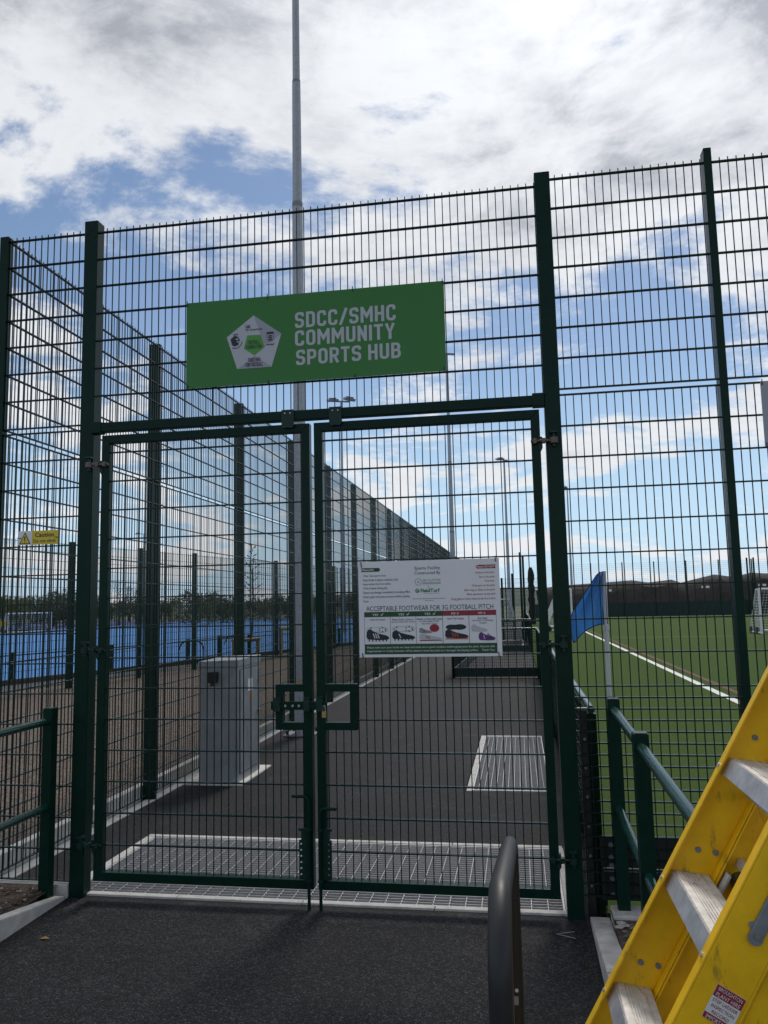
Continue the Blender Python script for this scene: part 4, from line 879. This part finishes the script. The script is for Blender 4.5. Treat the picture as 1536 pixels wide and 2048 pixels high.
# goals stored in the enclosure
goal('grey framed goal stored behind the green mesh enclosure', (1.9, 26.0, .02), (0, 1, 0), (1, 0, 0), 4.9, 1.9, 1.0, .2, False, pm='galv', nm_='galv_dark')

# ------------------------------------------------------------------ small things beyond the side fence
def hoop(label, A, B, h, r, m, grp, name='hoop_barrier', cat='barrier'):
    A = Vector(A); B = Vector(B); Z = Vector((0, 0, 1)); u = (B-A).normalized()
    t = thing(name, label, cat, A, grp)
    MB().tube([A, A+Z*h], r, 10).build('upright', m, t, smooth=True); MB().tube([B, B+Z*h], r, 10).build('upright', m, t, smooth=True)
    MB().tube([A-u*r+Z*(h+r*.2), B+u*r+Z*(h+r*.2)], r*1.1, 10).build('top_bar', m, t, smooth=True)
    return t
hoop('low mustard timber knee rail behind the grey cabinet', (-6.96, 21.3, .06), (-6.39, 22.15, .06), .62, .062, 'mustard', None, 'knee_rail')
hoop('taller mustard timber rail beside the thick galvanised column', (-5.51, 22.1, .06), (-4.95, 22.9, .06), .98, .062, 'mustard', None, 'knee_rail')
ar = thing('cycle_stand', 'dark bent tube cycle stand in front of the blue pitch', 'cycle stand', (-7.5, 19.3, .06))
a0, a1 = Vector((-7.95, 19.0, .06)), Vector((-7.35, 19.6, .06)); Z = Vector((0, 0, 1))
MB().tube([a0, a0+Z*.45, a0+(a1-a0)*.1+Z*.65, a0+(a1-a0)*.3+Z*.74, a0+(a1-a0)*.7+Z*.74, a0+(a1-a0)*.9+Z*.65, a1+Z*.45, a1], .025, 10).build('tube', 'black', ar, smooth=True)
tb = thing('barrier_post', 'dark post with a level arm beside the cycle stand', 'post', (-7.1, 20.3, .06))
MB().box(-7.14, -7.04, 20.25, 20.35, .04, .92).build('post', 'green', tb, bevel=.004); MB().bar((-7.1, 20.3, .86), (-6.55, 20.9, .86), .05, .06).build('arm', 'green', tb); MB().bar((-6.9, 20.52, .84), (-6.98, 20.44, .62), .03, .03).build('brace', 'green', tb)

# ------------------------------------------------------------------ black hoop near the camera
bh = thing('tube_hoop', 'black painted steel hoop with a small sticker standing in front of the gates', 'hoop', (2.737, -3.0, 0))
r_ = 0.10; A = Vector((2.735, -3.44, 0)); B = Vector((2.742, -2.59, 0)); zA, zB = 1.30, 1.180
d = (B-A).normalized(); pts = [A, A+Z*(zA-r_*1.4)]
for k in range(1, 7): t = k/7*math.pi/2; pts.append(A+Z*(zA-r_*1.4)+Z*(r_*1.4*math.sin(t))+d*(r_*1.6*(1-math.cos(t))))
for k in range(0, 7): t = k/7*math.pi/2; pts.append(B+Z*(zB-.05)+Z*(.05*math.cos(t))-d*(.05*(1-math.sin(t))))
pts += [B+Z*(zB-.05), B]
MB().tube(pts, .0225, 20).build('tube', 'black_tube', bh, smooth=True)
for P in (A, B): MB().box(P.x-.05, P.x+.05, P.y-.05, P.y+.05, 0.002, .012).build('foot_plate', 'black', bh, bevel=.003)
stk = MB()
for k in range(-4, 5):
    t = -math.pi/2+k*.09; stk.v.append((B.x+.0229*math.cos(t), B.y+.0229*math.sin(t), .752)); stk.v.append((B.x+.0229*math.cos(t), B.y+.0229*math.sin(t), .775))
stk.f = [(2*k, 2*k+2, 2*k+3, 2*k+1) for k in range(8)]; sk_ = stk.build('sticker', 'galv_dark', bh)
MB().tube([(B.x+.004, B.y-.0232, .790), (B.x+.004, B.y-.0224, .790)], .005, 12).build('sticker_mark', 'sign_grey', sk_)

# ------------------------------------------------------------------ yellow stepladder, folded and leaning
lo = Vector((3.158, -2.734, 1.161)); le = 0.511; LW = 0.472
ls = Vector((math.sin(le), 0, math.cos(le))); ln = Vector((math.cos(le), 0, -math.sin(le))); lw = Vector((0, -1, 0))
s_base = -lo.z/ls.z+0.03
ldr = thing('stepladder', 'yellow fibreglass stepladder with ribbed aluminium treads, folded and leaning', 'stepladder', lo+ls*s_base)
S_TOP = 1.35
for side, w0 in (('far', 0.0), ('near', LW)):
    sg = 1 if side == 'far' else -1     # channel opens towards the inside
    wa = w0-.005*sg if side == 'far' else w0
    b = MB()
    o = lo+lw*(w0)
    i0, i1 = ((-.005, 0.0) if side == 'far' else (0.0, .005))
    f0, f1 = ((-.005, .026) if side == 'far' else (-.026, .005))
    b.frame(o, ln, lw, ls, -.0145, .086, i0, i1, s_base, S_TOP)
    b.frame(o, ln, lw, ls, -.0195, -.0145, f0, f1, s_base, S_TOP)
    b.frame(o, ln, lw, ls, .086, .091, f0, f1, s_base, S_TOP)
    st = b.build('front_stile', 'lad_yellow', ldr, bevel=.0018)
    i0, i1 = ((.004, .009) if side == 'far' else (-.009, -.004)); f0, f1 = ((.004, .030) if side == 'far' else (-.030, -.004))
    b = MB(); b.frame(o, ln, lw, ls, .097, .145, i0, i1, s_base+.03, S_TOP-.05); b.frame(o, ln, lw, ls, .092, .097, f0, f1, s_base+.03, S_TOP-.05); b.frame(o, ln, lw, ls, .145, .150, f0, f1, s_base+.03, S_TOP-.05)
    b.build('rear_stile', 'lad_yellow', ldr, bevel=.0015)
    b = MB(); b.frame(o, ln, lw, ls, -.024, .096, f0-.004 if side == 'far' else f0-.012, f1+.012 if side == 'far' else f1+.004, s_base-.03, s_base+.07); b.build('foot', 'black', ldr, bevel=.004)
    for k in range(-4, 5):
        P = o+ls*(.28/ls.z*k-.03)
        if P.z < 0.1: continue
        face = -.0205
        MB().tube([P+ln*(-.0195)+lw*(.012*sg), P+ln*(-.0235)+lw*(.012*sg)], .0055, 8).build('rivet', 'lad_alu', st)
        for a, ss in ((.030, .105), (.070, .12)):
            Q = P+ln*a+ls*(ss); wv = lw*(0.0 if side == 'far' else .005)
            MB().tube([Q+wv, Q+wv+lw*.004], .0075, 8).build('rivet', 'galv_dark', st)
tilt = 0.13
dx_ = Vector((math.cos(tilt), 0, -math.sin(tilt)))
for k in range(-4, 5):
    P = lo+ls*(.28/ls.z*k)
    if P.z < 0.12 or .28/ls.z*k > S_TOP-.1: continue
    b = MB()
    up = dx_.cross(Vector((0, 1, 0))) * -1
    if up.z < 0: up = -up
    b.frame(P, dx_, lw, up, 0.001, .085, .001, LW-.001, -.006, -.002)
    for a, c in ((.002, .018), (.022, .026), (.029, .033), (.036, .040), (.043, .047), (.052, .064), (.069, .084)): b.frame(P, dx_, lw, up, a, c, .001, LW-.001, -.0022, .0006)
    tr = b.build('tread', 'lad_tread', ldr)
    MB().frame(P, ln, lw, ls, -.003, .001, .001, LW-.001, -.047, -.001).build('nosing', 'lad_alu', tr, bevel=.001)
    MB().frame(P, ln, lw, ls, .078, .082, .001, LW-.001, -.07, -.045).build('rear_flange', 'lad_alu', tr)
for k in (-2, 0, 2): MB().frame(lo+ls*(.33*k+.1), ln, lw, ls, .118, .132, .012, LW-.012, -.012, .012).build('rear_brace', 'lad_alu', ldr, bevel=.002)
MB().frame(lo+ls*(S_TOP), ln, lw, ls, -.03, .16, -.02, LW+.02, 0, .05).build('top_cap', 'black', ldr, bevel=.006)
# strap, plastic guide, inspection label on the near stile
on = lo+lw*(LW+.0055)
b = MB(); b.frame(on, ln, lw, ls, .030, .058, 0.001, .006, .055, .62); o_ = b.build('spreader_strap', 'galv_dark', ldr, bevel=.003)
MB().tube([on+ln*.044+ls*.056+lw*.001, on+ln*.044+ls*.056+lw*.0062], .0142, 16).build('strap_end', 'galv_dark', o_)
MB().tube([on+ln*.044+ls*.062+lw*.006, on+ln*.044+ls*.062+lw*.010], .006, 10).build('rivet', 'steel', o_)
MB().frame(lo+ls*.055, ln, lw, ls, .103, .112, .012, .05, -.04, .01).build('plastic_guide', 'plastic_white', ldr, bevel=.003)
lab = MB(); lab.frame(on, ln, lw, ls, .022, .080, 0.0005, .0012, -.128, -.058); lb = lab.build('inspection_label', 'ink_white', ldr)
MB().frame(on, ln, lw, ls, .0225, .0795, .0013, .0018, -.0815, -.0585).build('label_band', 'ink_red', lb); MB().frame(on, ln, lw, ls, .0225, .0795, .0013, .0018, -.1275, -.116).build('label_band', 'ink_red', lb)
def ltext(body, n0, n1, s0, s1, m):
    o = text(body, 0, n1-n0, 0, s1-s0, 0, m, None); me = o.data
    for v in me.vertices: v.co = on+ln*(n0+v.co.x)+ls*(s0+v.co.z)+lw*.0022-org(ldr)
    o.parent = lb; return o
ltext('BROUGHTON', .027, .075, -.0685, -.061, 'ink_white'); ltext('PLANT HIRE', .027, .075, -.0795, -.072, 'ink_white')
ltext('STEP LADDER', .026, .076, -.0915, -.085, 'ink_red'); ltext('INSPECTION', .028, .074, -.1025, -.096, 'ink_red'); ltext('RECORD', .034, .068, -.1135, -.107, 'ink_red'); ltext('IMPORTANT', .028, .074, -.1265, -.1185, 'ink_white')

# litter on the tarmac: a dry leaf and a bent wire
lfb = MB(); lc_ = Vector((0.06, -0.62, .004)); lfb.add([lc_+Vector((-.03, 0, 0)), lc_+Vector((0, -.012, .006)), lc_+Vector((.034, .004, .002)), lc_+Vector((.004, .014, .010))], [(0, 1, 2, 3)])
tag(lfb.build('fallen_leaf', 'mustard'), 'single dry tan leaf lying on the tarmac near the left kerb', 'leaf')
tag(MB().tube([(3.03, -.27, .004), (2.93, -.22, .004), (3.03, -.18, .004)], .0018, 6).build('bent_wire', 'galv', None), 'thin bent wire offcut lying on the tarmac near the right gate post', 'wire')

# ------------------------------------------------------------------ far side of the football pitch
ff = thing('mesh_fence', 'far mesh fence with dark lower screening across the end of the football pitch', 'fence', (30, 80, 0))
fpan = wire_mesh(MB(), 0, 3.17, [5.5-.2*i for i in range(14)], 2.9, 5.5, .1, step=.2, twin=False).mesh('mesh_panel'); fpan.materials.append(MAT['green_fade'])
fpost = MB().box(-.05, .05, -.05, .05, -.05, 5.62).mesh('fence_post'); fpost.materials.append(MAT['green'])
fsc = MB().box(.03, 3.14, -.03, .0, -.04, 1.45).mesh('screen_panel'); fsc.materials.append(MAT['windbreak'])
for i in range(-1, 18):
    x = 7.25+3.17*i
    for nm, me in (('mesh_panel', fpan), ('fence_post', fpost), ('screen_panel', fsc)): link(nm, me, ff, Vector((x, 80, 0))-org(ff))
for x in (25.75, 26.38): MB().box(x-.07, x+.07, 79.6, 79.74, -.05, 5.72).build('gate_post', 'green', ff)
for x, z in ((11.94, 2.72), (21.59, 2.85), (27.03, 2.92)):
    for k, wd in ((0, .26), (.42, .34)): MB().box(x+k-.3, x+k-.3+wd, 79.86, 79.88, z-.10, z+.12).build('notice_plate', 'sign_white', ff)
# earth bund
b = MB(); prof = [(5, 3.2), (8, 3.4), (12.2, 3.6), (15, 3.78), (17, 3.55), (19, 3.86), (20.2, 3.4), (23.4, 4.2), (25.2, 3.92), (27.2, 4.24), (29, 4.12), (33, 4.4), (38, 4.0), (44, 4.5), (52, 4.1), (62, 4.3), (75, 3.6)]
vs = []
for x, h in prof:
    for y, k in ((81.2, 0), (81.9, .52), (82.6, .86), (84, 1.0), (86, .9), (92, 0)): vs.append((x+rnd.uniform(-.4, .4), y+rnd.uniform(-.2, .2), h*k*(1+rnd.uniform(-.03, .03)) if k else -.06))
b.add(vs, [(i*6+j, i*6+j+1, (i+1)*6+j+1, (i+1)*6+j) for i in range(len(prof)-1) for j in range(5)])
struct(b.build('earth_bund', 'earth', smooth=True))

# ------------------------------------------------------------------ far hills and trees
def hills(name, D, amp, x0, x1, seed):
    r2 = random.Random(seed); b = MB(); vs = []; n = 60
    ph = [r2.uniform(0, 6) for _ in range(4)]
    for i in range(n+1):
        x = x0+(x1-x0)*i/n; h = amp*(.62+.2*math.sin(x/60+ph[0])+.12*math.sin(x/23+ph[1])+.06*math.sin(x/9+ph[2]))
        vs += [(x, D, -1), (x, D+25, h*.8), (x, D+60, h), (x, D+160, -1)]
    b.add(vs, [(i*4+j, i*4+j+1, (i+1)*4+j+1, (i+1)*4+j) for i in range(n) for j in range(3)])
    return struct(b.build(name, 'hill', smooth=True))
hills('hills', 260, 8.5, -420, 420, 3)

def leaf_crown(r2, n, rx, rz, cz, size, clumps):
    b = MB(); cs = [(r2.uniform(-1, 1)*rx*.72, r2.uniform(-1, 1)*rx*.72, cz+r2.uniform(-1, 1)*rz*.72, r2.uniform(.35, .6)) for _ in range(clumps)]
    for i in range(n):
        c = r2.choice(cs); d = Vector((r2.gauss(0, 1), r2.gauss(0, 1), r2.gauss(0, 1))).normalized()*r2.uniform(.3, 1)**.5*c[3]*min(rx, rz)
        p = Vector(c[:3])+d; s = size*r2.uniform(.6, 1.3)
        u = Vector((r2.gauss(0, 1), r2.gauss(0, 1), r2.gauss(0, 1))).normalized(); v = u.orthogonal().normalized()
        b.add([p-u*s, p+v*s*.5, p+u*s, p-v*s*.5], [(0, 1, 2, 3)])
    return b
def branches(b, r2, p, d, l, r, depth, seg=4):
    q_ = p+d*l; b.tube([p, p+d*l*.5+Vector((r2.uniform(-1, 1), r2.uniform(-1, 1), 0))*l*.06, q_], [r, r*.85, r*.62], seg, caps=False)
    if depth <= 0: return
    for _ in range(r2.choice((2, 3, 3))):
        nd = (d+Vector((r2.uniform(-1, 1), r2.uniform(-1, 1), r2.uniform(-.25, .7)))*.75).normalized()
        branches(b, r2, q_, nd, l*r2.uniform(.6, .82), r*.6, depth-1, max(3, seg-1))
TREE = []
for k, (lm, n, rx, rz, cz) in enumerate((('leaf_dark', 2200, 2.1, 1.9, 2.4), ('leaf_olive', 2200, 1.9, 2.2, 2.6), ('leaf_dark', 1800, 2.6, 1.5, 1.9))):
    r2 = random.Random(20+k); cr_ = leaf_crown(r2, n, rx, rz, cz, .16, 22).mesh('crown'); cr_.materials.append(MAT[lm])
    tk = MB(); branches(tk, r2, Vector((0, 0, -.05)), Vector((0, 0, 1)), 1.3, .13, 3); tkm = tk.mesh('trunk'); tkm.materials.append(MAT['bark']); TREE.append((cr_, tkm))
bt = MB(); branches(bt, random.Random(5), Vector((0, 0, -.05)), Vector((0, 0, 1)), 1.5, .12, 6); bare = bt.mesh('branches'); bare.materials.append(MAT['bark'])
def tree(label, x, y, kind, s, grp):
    t = thing('tree', label, 'tree', (x, y, 0), grp); t.rotation_euler.z = rnd.uniform(0, 6); t.scale = (s, s, s*rnd.uniform(.9, 1.1))
    if kind == 'bare': link('branches', bare, t)
    else:
        link('crown', TREE[kind][0], t); link('trunk', TREE[kind][1], t)
GT = 'trees beyond the blue pitch'
LT = {0: 'dark rounded tree in the row beyond the blue pitch', 1: 'olive green tree in the row beyond the blue pitch', 2: 'low spreading dark tree in the row beyond the blue pitch'}
for i, (px, D, k, s) in enumerate(((-60, 96, 1, 1.1), (12, 95, 1, 1.0), (40, 92, 1, .95), (75, 100, 0, 1.15), (108, 97, 2, 1.25), (140, 99, 0, 1.1), (175, 96, 2, 1.2), (215, 100, 2, 1.0), (305, 101, 2, 1.1), (340, 98, 1, .9), (385, 80, 0, 1.05), (418, 84, 1, 1.0), (445, 92, 2, 1.1), (480, 95, 0, .85), (530, 94, 2, .95), (575, 99, 2, 1.1), (640, 104, 0, 1.0), (700, 110, 2, 1.1), (760, 115, 0, 1.0), (30, 118, 2, 1.4), (120, 120, 0, 1.3), (260, 118, 2, 1.3), (430, 116, 2, 1.2), (520, 120, 2, 1.2))):
    P = pxpt(px, 1200, D); tree(LT[k], P.x, P.y, k, s*.78, GT)
for px, D, s in ((238, 92, 1.0), (272, 95, .9), (560, 90, .62), (610, 96, .7)):
    P = pxpt(px, 1200, D); tree('leafless tree of fine twigs in the row beyond the blue pitch', P.x, P.y, 'bare', s, 'leafless trees beyond the blue pitch')
# slender sapling by the hockey fence
P = pxpt(503, 1200, 40); sp_ = thing('tree', 'slender young tree with sparse leaves beside the square post fence', 'tree', (P.x, P.y, 0.05))
r2 = random.Random(3); b = MB(); b.tube([(P.x, P.y, 0), (P.x+.1, P.y, 2.4), (P.x, P.y, 5.0)], [.05, .035, .008], 6)
lv = MB()
for k in range(26):
    z = 1.6+k*.13; a = k*2.4; ll = .75*(1-(k/32)); q_ = Vector((P.x+.05, P.y, z)); e_ = q_+Vector((math.cos(a)*ll, math.sin(a)*ll, ll*.7)); b.tube([q_, e_], [.012, .004], 4)
    for _ in range(9):
        c = q_.lerp(e_, r2.uniform(.3, 1.05)); u = Vector((r2.gauss(0, 1), r2.gauss(0, 1), r2.gauss(0, 1))).normalized(); v = u.orthogonal().normalized(); s = r2.uniform(.04, .075); lv.add([c-u*s, c+v*s*.5, c+u*s, c-v*s*.5], [(0, 1, 2, 3)])
b.build('trunk', 'bark', sp_); lv.build('crown', 'leaf_dark', sp_)
